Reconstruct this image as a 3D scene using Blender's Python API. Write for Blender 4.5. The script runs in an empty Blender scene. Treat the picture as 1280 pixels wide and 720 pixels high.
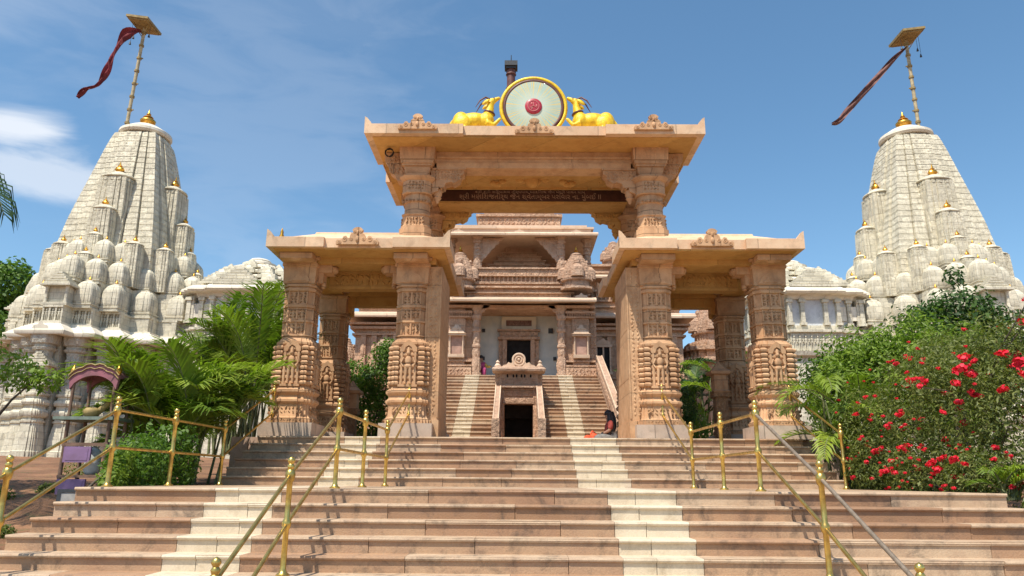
import bpy, bmesh, math, random
from math import sin, cos, pi, radians as R
from mathutils import Vector, Matrix, Euler, noise

# ------------------------------------------------------------------ camera, light, exposure
SC = bpy.context.scene
COL = SC.collection
cam_d = bpy.data.cameras.new('camera')
cam = bpy.data.objects.new('camera', cam_d)
COL.objects.link(cam)
cam_d.sensor_width = 36.0
cam_d.lens = 36.0 * 925.0 / 1280.0
cam_d.clip_start = 0.05
cam_d.clip_end = 3000
cam.matrix_world = Matrix.Translation((0, 0, 1.6)) @ (Matrix.Rotation(R(0.5), 4, 'Z') @ Matrix.Rotation(R(90 + 14.6), 4, 'X') @ Matrix.Rotation(R(0.4), 4, 'Z'))
SC.camera = cam
SC.view_settings.view_transform = 'Standard'
SC.view_settings.look = 'None'
SC.view_settings.gamma = 1
SC.view_settings.use_curve_mapping = False
SC.view_settings.exposure = 0.34
SUN_EL, SUN_AZ = R(62), R(34)          # the sun stands behind the camera and to its left
sd = Vector((-sin(SUN_AZ) * cos(SUN_EL), -cos(SUN_AZ) * cos(SUN_EL), sin(SUN_EL)))
sun_d = bpy.data.lights.new('sun', 'SUN')
sun_d.energy = 4.7
sun_d.angle = R(0.5)
sun_d.color = (1.0, 0.93, 0.82)
sun = bpy.data.objects.new('sun', sun_d)
COL.objects.link(sun)
sun.location = (-20, -20, 50)
sun.rotation_euler = (-sd).to_track_quat('-Z', 'Y').to_euler()
W = bpy.data.worlds.new('World')
SC.world = W
W.use_nodes = True


def world_nodes():
    nt = W.node_tree
    nt.nodes.clear()
    N = nt.nodes.new
    L = nt.links.new
    out = N('ShaderNodeOutputWorld')
    bg = N('ShaderNodeBackground')
    sky = N('ShaderNodeTexSky')
    sky.sky_type = 'NISHITA'
    sky.sun_disc = False
    sky.sun_elevation = SUN_EL
    sky.sun_rotation = math.atan2(sd.x, sd.y)
    sky.air_density = 1.0
    sky.dust_density = 0.8
    sky.ozone_density = 3.0
    bg.inputs['Strength'].default_value = 0.14
    tc = N('ShaderNodeTexCoord')
    sep = N('ShaderNodeSeparateXYZ')
    L(tc.outputs['Generated'], sep.inputs[0])
    def cloud(centre, radius, stretch, amount, seed, nscale):
        """a patch of cloud in one direction of the sky, broken up by noise"""
        a = N('ShaderNodeVectorMath'); a.operation = 'SUBTRACT'
        L(tc.outputs['Generated'], a.inputs[0]); a.inputs[1].default_value = centre
        b_ = N('ShaderNodeVectorMath'); b_.operation = 'MULTIPLY'
        L(a.outputs[0], b_.inputs[0]); b_.inputs[1].default_value = (1, 1, stretch)
        ln = N('ShaderNodeVectorMath'); ln.operation = 'LENGTH'
        L(b_.outputs[0], ln.inputs[0])
        mp = N('ShaderNodeMapping'); mp.inputs['Scale'].default_value = (1, 1, 3.2); mp.inputs['Location'].default_value = (seed, seed * .7, 0)
        L(tc.outputs['Generated'], mp.inputs[0])
        n1 = N('ShaderNodeTexNoise'); n1.inputs['Scale'].default_value = nscale; n1.inputs['Detail'].default_value = 7
        n1.inputs['Roughness'].default_value = 0.55; n1.inputs['Distortion'].default_value = 0.4
        L(mp.outputs[0], n1.inputs['Vector'])
        m1 = N('ShaderNodeMath'); m1.operation = 'MULTIPLY_ADD'
        L(ln.outputs['Value'], m1.inputs[0]); m1.inputs[1].default_value = -1.0 / radius; m1.inputs[2].default_value = 0.5
        m2 = N('ShaderNodeMath'); m2.operation = 'MULTIPLY_ADD'
        L(n1.outputs[0], m2.inputs[0]); m2.inputs[1].default_value = 1.7; L(m1.outputs[0], m2.inputs[2])
        mr = N('ShaderNodeMapRange'); mr.interpolation_type = 'SMOOTHSTEP'
        mr.inputs['From Min'].default_value = 0.72; mr.inputs['From Max'].default_value = 1.25
        mr.inputs['To Max'].default_value = amount
        L(m2.outputs[0], mr.inputs['Value'])
        return mr.outputs[0]
    cl = [cloud((-.56, .76, .375), .12, 2.3, .8, 3.0, 5), cloud((-.54, .79, .33), .16, 3.0, .55, 5.0, 6), cloud((-.32, .85, .43), .4, 1.0, .10, 1.0, 7),
          cloud((-.62, .66, .50), .3, 1.4, .18, 8.0, 4), cloud((-.2, .75, .62), .4, 1.5, .05, 2.0, 5)]
    acc = cl[0]
    for c_ in cl[1:]:
        mm = N('ShaderNodeMath'); mm.operation = 'MAXIMUM'
        L(acc, mm.inputs[0]); L(c_, mm.inputs[1]); acc = mm.outputs[0]
    hs = N('ShaderNodeHueSaturation')
    hs.inputs['Hue'].default_value = 0.49
    hs.inputs['Saturation'].default_value = 1.1
    hs.inputs['Value'].default_value = 1.0
    L(sky.outputs[0], hs.inputs['Color'])
    mx = N('ShaderNodeMixRGB')
    mx.inputs[2].default_value = (5.6, 5.8, 6.1, 1)
    L(acc, mx.inputs[0])
    L(hs.outputs[0], mx.inputs[1])
    L(mx.outputs[0], bg.inputs[0])
    L(bg.outputs[0], out.inputs[0])


world_nodes()
rnd = random.Random(7)


# ------------------------------------------------------------------ node materials
def new_mat(name):
    m = bpy.data.materials.new(name)
    m.use_nodes = True
    nt = m.node_tree
    b = nt.nodes.get('Principled BSDF')
    return m, nt, b


def mixc(nt, a, b, fac, mode='MIX'):
    n = nt.nodes.new('ShaderNodeMixRGB')
    n.blend_type = mode
    for i, v in ((1, a), (2, b)):
        if hasattr(v, 'links'):
            nt.links.new(v, n.inputs[i])
        else:
            n.inputs[i].default_value = (*v, 1)
    if hasattr(fac, 'links'):
        nt.links.new(fac, n.inputs[0])
    else:
        n.inputs[0].default_value = fac
    return n.outputs[0]


def ramp(nt, src, stops):
    n = nt.nodes.new('ShaderNodeValToRGB')
    el = n.color_ramp.elements
    while len(el) < len(stops):
        el.new(0.5)
    for e, (p, v) in zip(el, stops):
        e.position = p
        e.color = (v, v, v, 1) if not isinstance(v, tuple) else (*v, 1)
    nt.links.new(src, n.inputs[0])
    return n.outputs[0]


def noise_n(nt, vec, scale, detail=4, rough=0.55, dist=0.0):
    n = nt.nodes.new('ShaderNodeTexNoise')
    n.inputs['Scale'].default_value = scale
    n.inputs['Detail'].default_value = detail
    n.inputs['Roughness'].default_value = rough
    n.inputs['Distortion'].default_value = dist
    nt.links.new(vec, n.inputs['Vector'])
    return n.outputs[0]


def mapping(nt, vec, scale=(1, 1, 1), loc=(0, 0, 0)):
    n = nt.nodes.new('ShaderNodeMapping')
    n.inputs['Scale'].default_value = scale
    n.inputs['Location'].default_value = loc
    nt.links.new(vec, n.inputs[0])
    return n.outputs[0]


def mathn(nt, op, a, b=0.0, c=None):
    n = nt.nodes.new('ShaderNodeMath')
    n.operation = op
    for i, v in enumerate((a, b, c)):
        if v is None:
            continue
        if hasattr(v, 'links'):
            nt.links.new(v, n.inputs[i])
        else:
            n.inputs[i].default_value = v
    return n.outputs[0]


def stone(name, c1, c2, c3, carve=0.0, cs=11.0, block=None, stain=0.35, stain_col=(0.09, 0.07, 0.055), rough=0.82, grain=0.35, streak=0.0, joint=0.45, line=None, bstr=0.85):
    """weathered cut stone: two tones in broad clouds, block to block variation, stains, grain and optional carving"""
    m, nt, b = new_mat(name)
    L = nt.links.new
    tc = nt.nodes.new('ShaderNodeTexCoord')
    geo = nt.nodes.new('ShaderNodeNewGeometry')
    pos = geo.outputs['Position']
    big = noise_n(nt, pos, 0.9, 5, 0.6, 0.4)
    col = mixc(nt, c1, c2, ramp(nt, big, [(0.34, 0.0), (0.66, 1.0)]))
    mid = noise_n(nt, pos, 4.5, 5, 0.65)
    col = mixc(nt, col, c3, mathn(nt, 'MULTIPLY', ramp(nt, mid, [(0.45, 0.0), (0.75, 1.0)]), 0.55))
    fine = noise_n(nt, pos, 60, 3, 0.6)
    col = mixc(nt, col, mixc(nt, (0.55, 0.55, 0.55), (1.35, 1.35, 1.35), fine), 0.45, 'MULTIPLY')
    hgt = mathn(nt, 'MULTIPLY', fine, 0.22 * grain)
    if block:
        sp = nt.nodes.new('ShaderNodeSeparateXYZ')
        L(pos, sp.inputs[0])
        cb = nt.nodes.new('ShaderNodeCombineXYZ')
        L(mathn(nt, 'ADD', sp.outputs['X'], sp.outputs['Y']), cb.inputs[0])
        L(sp.outputs['Z'], cb.inputs[1])
        br = nt.nodes.new('ShaderNodeTexBrick')
        br.inputs['Scale'].default_value = 1
        br.inputs['Brick Width'].default_value = block[0]
        br.inputs['Row Height'].default_value = block[1]
        br.inputs['Mortar Size'].default_value = 0.009
        br.inputs['Mortar Smooth'].default_value = 0.3
        br.inputs['Bias'].default_value = 0
        br.inputs['Color1'].default_value = (0.82, 0.8, 0.78, 1)
        br.inputs['Color2'].default_value = (1.14, 1.12, 1.1, 1)
        br.inputs['Mortar'].default_value = (joint, joint, joint, 1)
        L(cb.outputs[0], br.inputs['Vector'])
        col = mixc(nt, col, br.outputs['Color'], 0.75, 'MULTIPLY')
        hgt = mathn(nt, 'ADD', hgt, mathn(nt, 'MULTIPLY', br.outputs['Fac'], -0.5))
    # stains run down the stone
    sv = mapping(nt, pos, (2.6, 2.6, 0.55 if streak else 2.0))
    s = noise_n(nt, sv, 1.7, 8, 0.72, 0.5)
    col = mixc(nt, col, stain_col, mathn(nt, 'MULTIPLY', ramp(nt, s, [(0.50, 0.0), (0.70, 1.0)]), stain))
    if carve:
        dv = nt.nodes.new('ShaderNodeVectorMath')
        dv.operation = 'ADD'
        nz = nt.nodes.new('ShaderNodeTexNoise')
        nz.inputs['Scale'].default_value = cs * 0.7
        L(pos, nz.inputs['Vector'])
        sc_ = nt.nodes.new('ShaderNodeVectorMath'); sc_.operation = 'SCALE'
        sc_.inputs['Scale'].default_value = 0.9 / cs
        L(nz.outputs['Color'], sc_.inputs[0])
        L(pos, dv.inputs[0]); L(sc_.outputs[0], dv.inputs[1])
        vo = nt.nodes.new('ShaderNodeTexVoronoi')
        vo.feature = 'SMOOTH_F1'
        vo.inputs['Scale'].default_value = cs
        vo.inputs['Smoothness'].default_value = 0.25
        L(dv.outputs[0], vo.inputs['Vector'])
        v2 = nt.nodes.new('ShaderNodeTexVoronoi')
        v2.feature = 'DISTANCE_TO_EDGE'
        v2.inputs['Scale'].default_value = cs * 2.3
        L(dv.outputs[0], v2.inputs['Vector'])
        h = mathn(nt, 'ADD', mathn(nt, 'MULTIPLY', vo.outputs['Distance'], -1.1), mathn(nt, 'MULTIPLY', ramp(nt, v2.outputs['Distance'], [(0.0, 0.0), (0.16, 1.0)]), 0.35))
        hgt = mathn(nt, 'ADD', hgt, mathn(nt, 'MULTIPLY', h, carve))
    if line:
        sp2 = nt.nodes.new('ShaderNodeSeparateXYZ')
        L(pos, sp2.inputs[0])
        fr = mathn(nt, 'FRACT', mathn(nt, 'MULTIPLY', sp2.outputs['Z'], 1.0 / line))
        hgt = mathn(nt, 'ADD', hgt, mathn(nt, 'MULTIPLY', ramp(nt, fr, [(0.0, 0.0), (0.12, 1.0), (0.88, 1.0), (1.0, 0.0)]), 0.5))
    bp = nt.nodes.new('ShaderNodeBump')
    bp.inputs['Strength'].default_value = bstr
    bp.inputs['Distance'].default_value = 0.05 if carve else 0.035
    L(hgt, bp.inputs['Height'])
    L(bp.outputs[0], b.inputs['Normal'])
    L(col, b.inputs['Base Color'])
    b.inputs['Roughness'].default_value = rough
    b.inputs['Specular IOR Level'].default_value = 0.25
    return m


def plain(name, c, rough=0.5, metal=0.0, var=0.15, scale=6, bump=0.0, c2=None, emit=None):
    m, nt, b = new_mat(name)
    geo = nt.nodes.new('ShaderNodeNewGeometry')
    n = noise_n(nt, geo.outputs['Position'], scale, 5, 0.6)
    d = c2 if c2 else tuple(max(0, v * (1 - var * 2)) for v in c)
    col = mixc(nt, d, c, ramp(nt, n, [(0.35, 0.0), (0.6, 1.0)]))
    nt.links.new(col, b.inputs['Base Color'])
    rr = ramp(nt, n, [(0.3, min(1, rough + 0.12)), (0.7, max(0.02, rough - 0.06))])
    nt.links.new(rr, b.inputs['Roughness'])
    b.inputs['Metallic'].default_value = metal
    if bump:
        bp = nt.nodes.new('ShaderNodeBump')
        bp.inputs['Strength'].default_value = bump
        bp.inputs['Distance'].default_value = 0.02
        nt.links.new(noise_n(nt, geo.outputs['Position'], scale * 5, 4), bp.inputs['Height'])
        nt.links.new(bp.outputs[0], b.inputs['Normal'])
    return m


def leaf_mat(name, c1, c2, c3, scale=2.0, trans=0.35):
    m, nt, b = new_mat(name)
    geo = nt.nodes.new('ShaderNodeNewGeometry')
    at = nt.nodes.new('ShaderNodeAttribute')
    at.attribute_name = 'tone'
    n = noise_n(nt, geo.outputs['Position'], scale, 4, 0.6)
    col = mixc(nt, c1, c2, at.outputs['Fac'])
    col = mixc(nt, col, c3, ramp(nt, n, [(0.45, 0.0), (0.72, 0.8)]))
    nt.links.new(col, b.inputs['Base Color'])
    b.inputs['Roughness'].default_value = 0.5
    b.inputs['Specular IOR Level'].default_value = 0.35
    tr = nt.nodes.new('ShaderNodeBsdfTranslucent')
    nt.links.new(mixc(nt, col, (1.0, 1.25, 0.5), 1.0, 'MULTIPLY'), tr.inputs[0])
    ms = nt.nodes.new('ShaderNodeMixShader')
    ms.inputs[0].default_value = trans
    nt.links.new(b.outputs[0], ms.inputs[1])
    nt.links.new(tr.outputs[0], ms.inputs[2])
    nt.links.new(ms.outputs[0], nt.nodes['Material Output'].inputs[0])
    return m


PK1, PK2, PK3 = (0.53, 0.305, 0.16), (0.64, 0.41, 0.235), (0.33, 0.15, 0.065)
M = {}
M['sand'] = stone('sandstone', PK1, PK2, PK3, block=(0.9, 0.55), stain=0.4, streak=1, joint=0.5)
M['sand_plain'] = stone('sandstone_smooth', (0.55, 0.33, 0.175), (0.64, 0.42, 0.245), PK3, block=(1.6, 1.1), stain=0.3, joint=0.75)
M['sand_carved'] = stone('sandstone_carved', PK1, (0.57, 0.35, 0.185), (0.31, 0.14, 0.06), carve=1.4, cs=13, stain=0.4)
M['sand_fine'] = stone('sandstone_fine_carved', (0.53, 0.31, 0.19), (0.6, 0.37, 0.24), (0.41, 0.2, 0.11), carve=0.9, cs=24, stain=0.15)
M['sand_soffit'] = stone('sandstone_bounce_tint', (0.54, 0.30, 0.095), (0.60, 0.365, 0.125), (0.38, 0.185, 0.05), block=(1.3, 1.3), stain=0.15, joint=0.7)  # sandstone with the orange bounce light under the canopies put into its colour
M['eave'] = stone('eave_sandstone', (0.70, 0.47, 0.29), (0.74, 0.54, 0.36), (0.58, 0.33, 0.19), block=(1.5, 3), stain=0.35, joint=0.7)
M['plinth'] = stone('plinth_pale_stone', (0.50, 0.38, 0.29), (0.55, 0.45, 0.36), (0.38, 0.3, 0.24), block=(0.7, 0.4), stain=0.3)
M['tpink'] = stone('temple_stone', (0.57, 0.36, 0.235), (0.66, 0.45, 0.305), (0.42, 0.225, 0.13), carve=0.8, cs=7, block=(0.8, 0.4), stain=0.3, joint=0.75)
M['tcarved'] = stone('temple_carved', (0.55, 0.36, 0.245), (0.63, 0.44, 0.31), (0.38, 0.2, 0.12), carve=1.1, cs=10, stain=0.4, bstr=.65)
M['tpale'] = stone('temple_pale_cornice', (0.63, 0.46, 0.325), (0.69, 0.52, 0.38), (0.52, 0.34, 0.22), block=(1.3, 2), stain=0.15, joint=0.75)
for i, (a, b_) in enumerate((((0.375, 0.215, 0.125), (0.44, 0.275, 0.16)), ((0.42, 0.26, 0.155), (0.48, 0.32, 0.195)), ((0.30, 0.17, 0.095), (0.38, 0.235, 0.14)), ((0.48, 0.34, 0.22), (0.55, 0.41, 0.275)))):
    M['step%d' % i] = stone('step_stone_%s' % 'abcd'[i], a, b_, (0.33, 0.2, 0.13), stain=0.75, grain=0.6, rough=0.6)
M['steppale'] = stone('step_pale_stone', (0.62, 0.515, 0.37), (0.69, 0.59, 0.44), (0.5, 0.4, 0.27), stain=0.5, stain_col=(0.3, 0.22, 0.13), rough=0.6)
M['pave'] = stone('paving', (0.5, 0.35, 0.26), (0.56, 0.4, 0.3), (0.42, 0.28, 0.2), block=(0.9, 0.9), stain=0.3)
M['white'] = stone('white_marble', (0.63, 0.585, 0.455), (0.73, 0.685, 0.545), (0.52, 0.47, 0.35), carve=0.3, cs=7, block=(0.5, 0.30), stain=0.5, stain_col=(0.17, 0.155, 0.12), streak=1, joint=0.55, bstr=.6)
M['whitecarved'] = stone('white_marble_carved', (0.66, 0.61, 0.465), (0.75, 0.70, 0.55), (0.55, 0.50, 0.36), carve=0.7, cs=5, block=(0.45, 0.36), stain=0.48, stain_col=(0.19, 0.17, 0.13), streak=1, joint=0.6, bstr=.7)
M['whitefine'] = stone('white_marble_figures', (0.56, 0.53, 0.44), (0.66, 0.63, 0.53), (0.43, 0.40, 0.33), carve=1.4, cs=5.5, stain=0.5, stain_col=(0.14, 0.13, 0.12), streak=1)
M['whitepale'] = stone('white_marble_cornice', (0.74, 0.68, 0.55), (0.8, 0.75, 0.62), (0.62, 0.56, 0.44), block=(1.3, 2), stain=0.3, stain_col=(0.25, 0.22, 0.17))
M['panel'] = stone('grey_marble_panel', (0.62, 0.64, 0.65), (0.72, 0.74, 0.74), (0.5, 0.52, 0.54), stain=0.35, stain_col=(0.2, 0.2, 0.2))
M['gold'] = plain('gilded_metal', (0.78, 0.42, 0.07), 0.32, 0.9, 0.2, 9)
M['brass'] = plain('polished_brass', (0.74, 0.53, 0.15), 0.30, 0.9, 0.22, 9, c2=(0.42, 0.28, 0.08))
M['steel'] = plain('worn_grey_rail', (0.30, 0.235, 0.17), 0.55, 0.4, 0.2, 14)
M['yellow'] = plain('yellow_paint', (0.86, 0.60, 0.02), 0.38, 0.15, 0.1, 12, 0.3, c2=(0.66, 0.38, 0.015))
M['brown'] = plain('dark_brown_paint', (0.13, 0.04, 0.03), 0.5, 0, 0.2, 8)
M['redbrown'] = plain('red_brown_post', (0.16, 0.06, 0.045), 0.6, 0, 0.25, 5)
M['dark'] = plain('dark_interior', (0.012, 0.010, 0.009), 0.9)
M['darkgrey'] = plain('dark_grey_metal', (0.06, 0.065, 0.07), 0.5, 0.4)
M['board'] = plain('inscription_slab', (0.075, 0.028, 0.02), 0.45, 0, 0.2, 8)
M['letters'] = plain('inscription_letters', (0.42, 0.27, 0.19), 0.6, 0, 0.2, 20)
M['wallblue'] = plain('pale_marble_wall', (0.66, 0.68, 0.62), 0.5, 0, 0.08, 2, c2=(0.52, 0.57, 0.55))
M['bluepaint'] = plain('blue_dado', (0.12, 0.28, 0.38), 0.6)
M['flag'] = plain('red_flag_cloth', (0.24, 0.025, 0.035), 0.8, 0, 0.2, 1.5, c2=(0.12, 0.02, 0.02))
M['flag2'] = plain('dull_flag_cloth', (0.20, 0.09, 0.07), 0.8, 0, 0.2, 1.5, c2=(0.12, 0.05, 0.04))
M['bamboo'] = plain('banded_flag_pole', (0.52, 0.42, 0.24), 0.6, 0, 0.2, 5)
M['ochre'] = plain('ochre_board', (0.36, 0.26, 0.1), 0.7, 0, 0.2, 4)
M['arch'] = plain('pink_arch_paint', (0.33, 0.12, 0.15), 0.7, 0, 0.2, 6, c2=(0.22, 0.1, 0.11))
M['purple'] = plain('purple_panel', (0.27, 0.16, 0.30), 0.6, 0, 0.2, 6, c2=(0.22, 0.13, 0.22))
M['greyteal'] = plain('grey_green_paint', (0.2, 0.25, 0.2), 0.6, 0, 0.2, 6)
M['wood'] = plain('brown_timber', (0.22, 0.13, 0.085), 0.7, 0, 0.2, 8)
M['paper'] = plain('faded_board', (0.40, 0.38, 0.34), 0.5, 0, 0.15, 9, c2=(0.22, 0.22, 0.22))
M['skin'] = plain('skin', (0.36, 0.2, 0.13), 0.55)
M['hair'] = plain('black_hair', (0.012, 0.01, 0.012), 0.45)
M['redcloth'] = plain('red_cloth', (0.32, 0.055, 0.045), 0.85, 0, 0.2, 12, 0.3)
M['greycloth'] = plain('grey_cloth', (0.22, 0.22, 0.21), 0.85, 0, 0.2, 12, 0.3)
M['orangecloth'] = plain('orange_red_cloth', (0.75, 0.10, 0.03), 0.75, 0, 0.2, 12, 0.3)
M['pinkcloth'] = plain('pink_cloth', (0.55, 0.08, 0.22), 0.8, 0, 0.2, 12, 0.3)
M['yellowcloth'] = plain('yellow_cloth', (0.7, 0.5, 0.12), 0.8, 0, 0.2, 12, 0.3)
M['bark'] = plain('bark', (0.13, 0.1, 0.07), 0.9, 0, 0.3, 8, 0.6)
M['palmstem'] = plain('palm_stem', (0.18, 0.2, 0.08), 0.8, 0, 0.3, 8, 0.4)
M['palm'] = leaf_mat('palm_leaf', (0.09, 0.165, 0.018), (0.32, 0.40, 0.045), (0.15, 0.22, 0.028))
M['palmdark'] = leaf_mat('dark_palm_leaf', (0.035, 0.075, 0.02), (0.06, 0.11, 0.025), (0.04, 0.07, 0.02), trans=0.2)
M['leaf'] = leaf_mat('shrub_leaf', (0.06, 0.13, 0.018), (0.16, 0.27, 0.03), (0.065, 0.12, 0.022))
M['leafdark'] = leaf_mat('dark_shrub_leaf', (0.028, 0.07, 0.014), (0.08, 0.15, 0.024), (0.045, 0.09, 0.018), trans=0.25)
M['leaflight'] = leaf_mat('light_shrub_leaf', (0.12, 0.20, 0.022), (0.27, 0.37, 0.045), (0.16, 0.24, 0.03))
M['leafolive'] = leaf_mat('olive_bush_leaf', (0.07, 0.10, 0.02), (0.24, 0.26, 0.065), (0.11, 0.14, 0.03))
M['flower'] = leaf_mat('red_blossom', (0.72, 0.012, 0.035), (0.88, 0.045, 0.085), (0.8, 0.025, 0.055), 9, trans=0.25)


def soil_mat():
    m, nt, b = new_mat('brown_earth')
    geo = nt.nodes.new('ShaderNodeNewGeometry')
    p = geo.outputs['Position']
    a = noise_n(nt, p, 0.8, 6, 0.65, 0.3)
    col = mixc(nt, (0.15, 0.07, 0.032), (0.31, 0.155, 0.075), ramp(nt, a, [(0.35, 0.0), (0.65, 1.0)]))
    g = noise_n(nt, p, 2.3, 6, 0.7)
    col = mixc(nt, col, (0.1, 0.12, 0.035), ramp(nt, g, [(0.56, 0.0), (0.68, 0.7)]))
    f = noise_n(nt, p, 30, 4, 0.7)
    col = mixc(nt, col, mixc(nt, (0.5, 0.5, 0.5), (1.4, 1.4, 1.4), f), 0.6, 'MULTIPLY')
    nt.links.new(col, b.inputs['Base Color'])
    b.inputs['Roughness'].default_value = 0.95
    bp = nt.nodes.new('ShaderNodeBump')
    bp.inputs['Strength'].default_value = 0.9
    bp.inputs['Distance'].default_value = 0.06
    nt.links.new(noise_n(nt, p, 9, 6, 0.7), bp.inputs['Height'])
    nt.links.new(bp.outputs[0], b.inputs['Normal'])
    return m


M['soil'] = soil_mat()


def wheel_disc_mat():
    """pale green enamel disc with fine yellow rays running out from the hub (surface pattern of the disc)"""
    m, nt, b = new_mat('wheel_enamel')
    tc = nt.nodes.new('ShaderNodeTexCoord')
    sp = nt.nodes.new('ShaderNodeSeparateXYZ')
    nt.links.new(tc.outputs['Object'], sp.inputs[0])
    ang = mathn(nt, 'ARCTAN2', sp.outputs['Z'], sp.outputs['X'])
    cb = nt.nodes.new('ShaderNodeCombineXYZ')
    nt.links.new(mathn(nt, 'MULTIPLY', ang, 9.0), cb.inputs[0])
    n = noise_n(nt, cb.outputs[0], 1.6, 4, 0.7)
    col = mixc(nt, (0.38, 0.50, 0.42), (0.72, 0.50, 0.12), ramp(nt, n, [(0.5, 0.0), (0.55, 0.85)]))
    n2 = noise_n(nt, mapping(nt, cb.outputs[0], loc=(5, 2, 1)), 2.6, 2, 0.7)
    col = mixc(nt, col, (0.28, 0.55, 0.52), ramp(nt, n2, [(0.56, 0.0), (0.7, 0.7)]))
    r = mathn(nt, 'POWER', mathn(nt, 'ADD', mathn(nt, 'POWER', sp.outputs['Z'], 2.0), mathn(nt, 'POWER', sp.outputs['X'], 2.0)), 0.5)
    col = mixc(nt, (0.55, 0.66, 0.56), col, ramp(nt, r, [(0.15, 0.2), (0.45, 1.0)]))
    nt.links.new(col, b.inputs['Base Color'])
    b.inputs['Roughness'].default_value = 0.35
    return m


M['enamel'] = wheel_disc_mat()


# ------------------------------------------------------------------ mesh builder
class MB:
    def __init__(s):
        s.v = []; s.f = []; s.m = []; s.X = Matrix.Identity(4); s.mi = 0

    def add(s, vs, fs, mi=None):
        o = len(s.v)
        X = s.X
        s.v += [tuple(X @ Vector(v)) for v in vs]
        s.f += [tuple(i + o for i in f) for f in fs]
        s.m += [s.mi if mi is None else mi] * len(fs)

    def bx(s, x0, x1, y0, y1, z0, z1, mi=None):
        s.add([(x0, y0, z0), (x1, y0, z0), (x1, y1, z0), (x0, y1, z0), (x0, y0, z1), (x1, y0, z1), (x1, y1, z1), (x0, y1, z1)],
              [(0, 3, 2, 1), (4, 5, 6, 7), (0, 1, 5, 4), (1, 2, 6, 5), (2, 3, 7, 6), (3, 0, 4, 7)], mi)

    def box(s, c, d, mi=None):
        s.bx(c[0] - d[0] / 2, c[0] + d[0] / 2, c[1] - d[1] / 2, c[1] + d[1] / 2, c[2] - d[2] / 2, c[2] + d[2] / 2, mi)

    def stack(s, plan, prof, cx=0, cy=0, mi=None, cap=True):
        """loft a plan polygon through (z, scale) pairs; scale is a number or (sx, sy)"""
        n = len(plan)
        vs = []
        for z, sc in prof:
            sx, sy = sc if isinstance(sc, tuple) else (sc, sc)
            vs += [(cx + px * sx, cy + py * sy, z) for px, py in plan]
        fs = []
        for k in range(len(prof) - 1):
            for i in range(n):
                j = (i + 1) % n
                fs.append((k * n + i, k * n + j, (k + 1) * n + j, (k + 1) * n + i))
        if cap:
            fs.append(tuple(range(n))[::-1])
            fs.append(tuple((len(prof) - 1) * n + i for i in range(n)))
        s.add(vs, fs, mi)

    def lathe(s, prof, cx=0, cy=0, n=16, mi=None):
        s.stack([(cos(2 * pi * i / n), sin(2 * pi * i / n)) for i in range(n)], [(z, r) for r, z in prof], cx, cy, mi)

    def extr(s, pts, y0, y1, mi=None, axis='y'):
        """outline in x,z pushed from y0 to y1 (axis 'x': outline in y,z pushed along x)"""
        n = len(pts)
        if axis == 'y':
            vs = [(x, y0, z) for x, z in pts] + [(x, y1, z) for x, z in pts]
        else:
            vs = [(y0, x, z) for x, z in pts] + [(y1, x, z) for x, z in pts]
        fs = [tuple(range(n)), tuple(range(n, 2 * n))[::-1]] + [(i, i + n, (i + 1) % n + n, (i + 1) % n) for i in range(n)]
        s.add(vs, fs, mi)

    def tube(s, pts, r, n=8, mi=None, cap=True):
        pts = [Vector(p) for p in pts]
        rs = r if isinstance(r, (list, tuple)) else [r] * len(pts)
        vs = []; prev = None
        for i, p in enumerate(pts):
            d = (pts[min(i + 1, len(pts) - 1)] - pts[max(i - 1, 0)]).normalized()
            if prev is None:
                a = d.cross(Vector((0, 0, 1)))
                if a.length < 1e-3:
                    a = d.cross(Vector((1, 0, 0)))
            else:
                a = prev - d * prev.dot(d)
            a.normalize(); prev = a
            b = d.cross(a)
            vs += [tuple(p + (a * cos(2 * pi * k / n) + b * sin(2 * pi * k / n)) * rs[i]) for k in range(n)]
        fs = []
        for i in range(len(pts) - 1):
            for k in range(n):
                fs.append((i * n + k, i * n + (k + 1) % n, (i + 1) * n + (k + 1) % n, (i + 1) * n + k))
        if cap:
            fs.append(tuple(range(n))[::-1]); fs.append(tuple((len(pts) - 1) * n + k for k in range(n)))
        s.add(vs, fs, mi)

    def ell(s, c, r, nu=8, nv=5, mi=None, rot=None):
        Q = rot.to_matrix() if rot else Matrix.Identity(3)
        c = Vector(c)
        vs = [tuple(c + Q @ Vector((0, 0, -r[2])))]
        for j in range(1, nv):
            t = -pi / 2 + pi * j / nv
            for i in range(nu):
                a = 2 * pi * i / nu
                vs.append(tuple(c + Q @ Vector((r[0] * cos(t) * cos(a), r[1] * cos(t) * sin(a), r[2] * sin(t)))))
        vs.append(tuple(c + Q @ Vector((0, 0, r[2]))))
        fs = [(0, 1 + (i + 1) % nu, 1 + i) for i in range(nu)]
        for j in range(nv - 2):
            for i in range(nu):
                a = 1 + j * nu + i; b = 1 + j * nu + (i + 1) % nu
                fs.append((a, b, b + nu, a + nu))
        t = len(vs) - 1; o = 1 + (nv - 2) * nu
        fs += [(o + i, o + (i + 1) % nu, t) for i in range(nu)]
        s.add(vs, fs, mi)

    def torus(s, c, R0, r, nu=40, nv=8, mi=None, axis='y'):
        vs = []; fs = []
        for i in range(nu):
            a = 2 * pi * i / nu
            for j in range(nv):
                b = 2 * pi * j / nv
                q = R0 + r * cos(b)
                if axis == 'y':
                    vs.append((c[0] + q * cos(a), c[1] + r * sin(b), c[2] + q * sin(a)))
                else:
                    vs.append((c[0] + q * cos(a), c[1] + q * sin(a), c[2] + r * sin(b)))
        for i in range(nu):
            for j in range(nv):
                fs.append((i * nv + j, i * nv + (j + 1) % nv, ((i + 1) % nu) * nv + (j + 1) % nv, ((i + 1) % nu) * nv + j))
        s.add(vs, fs, mi)

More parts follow.
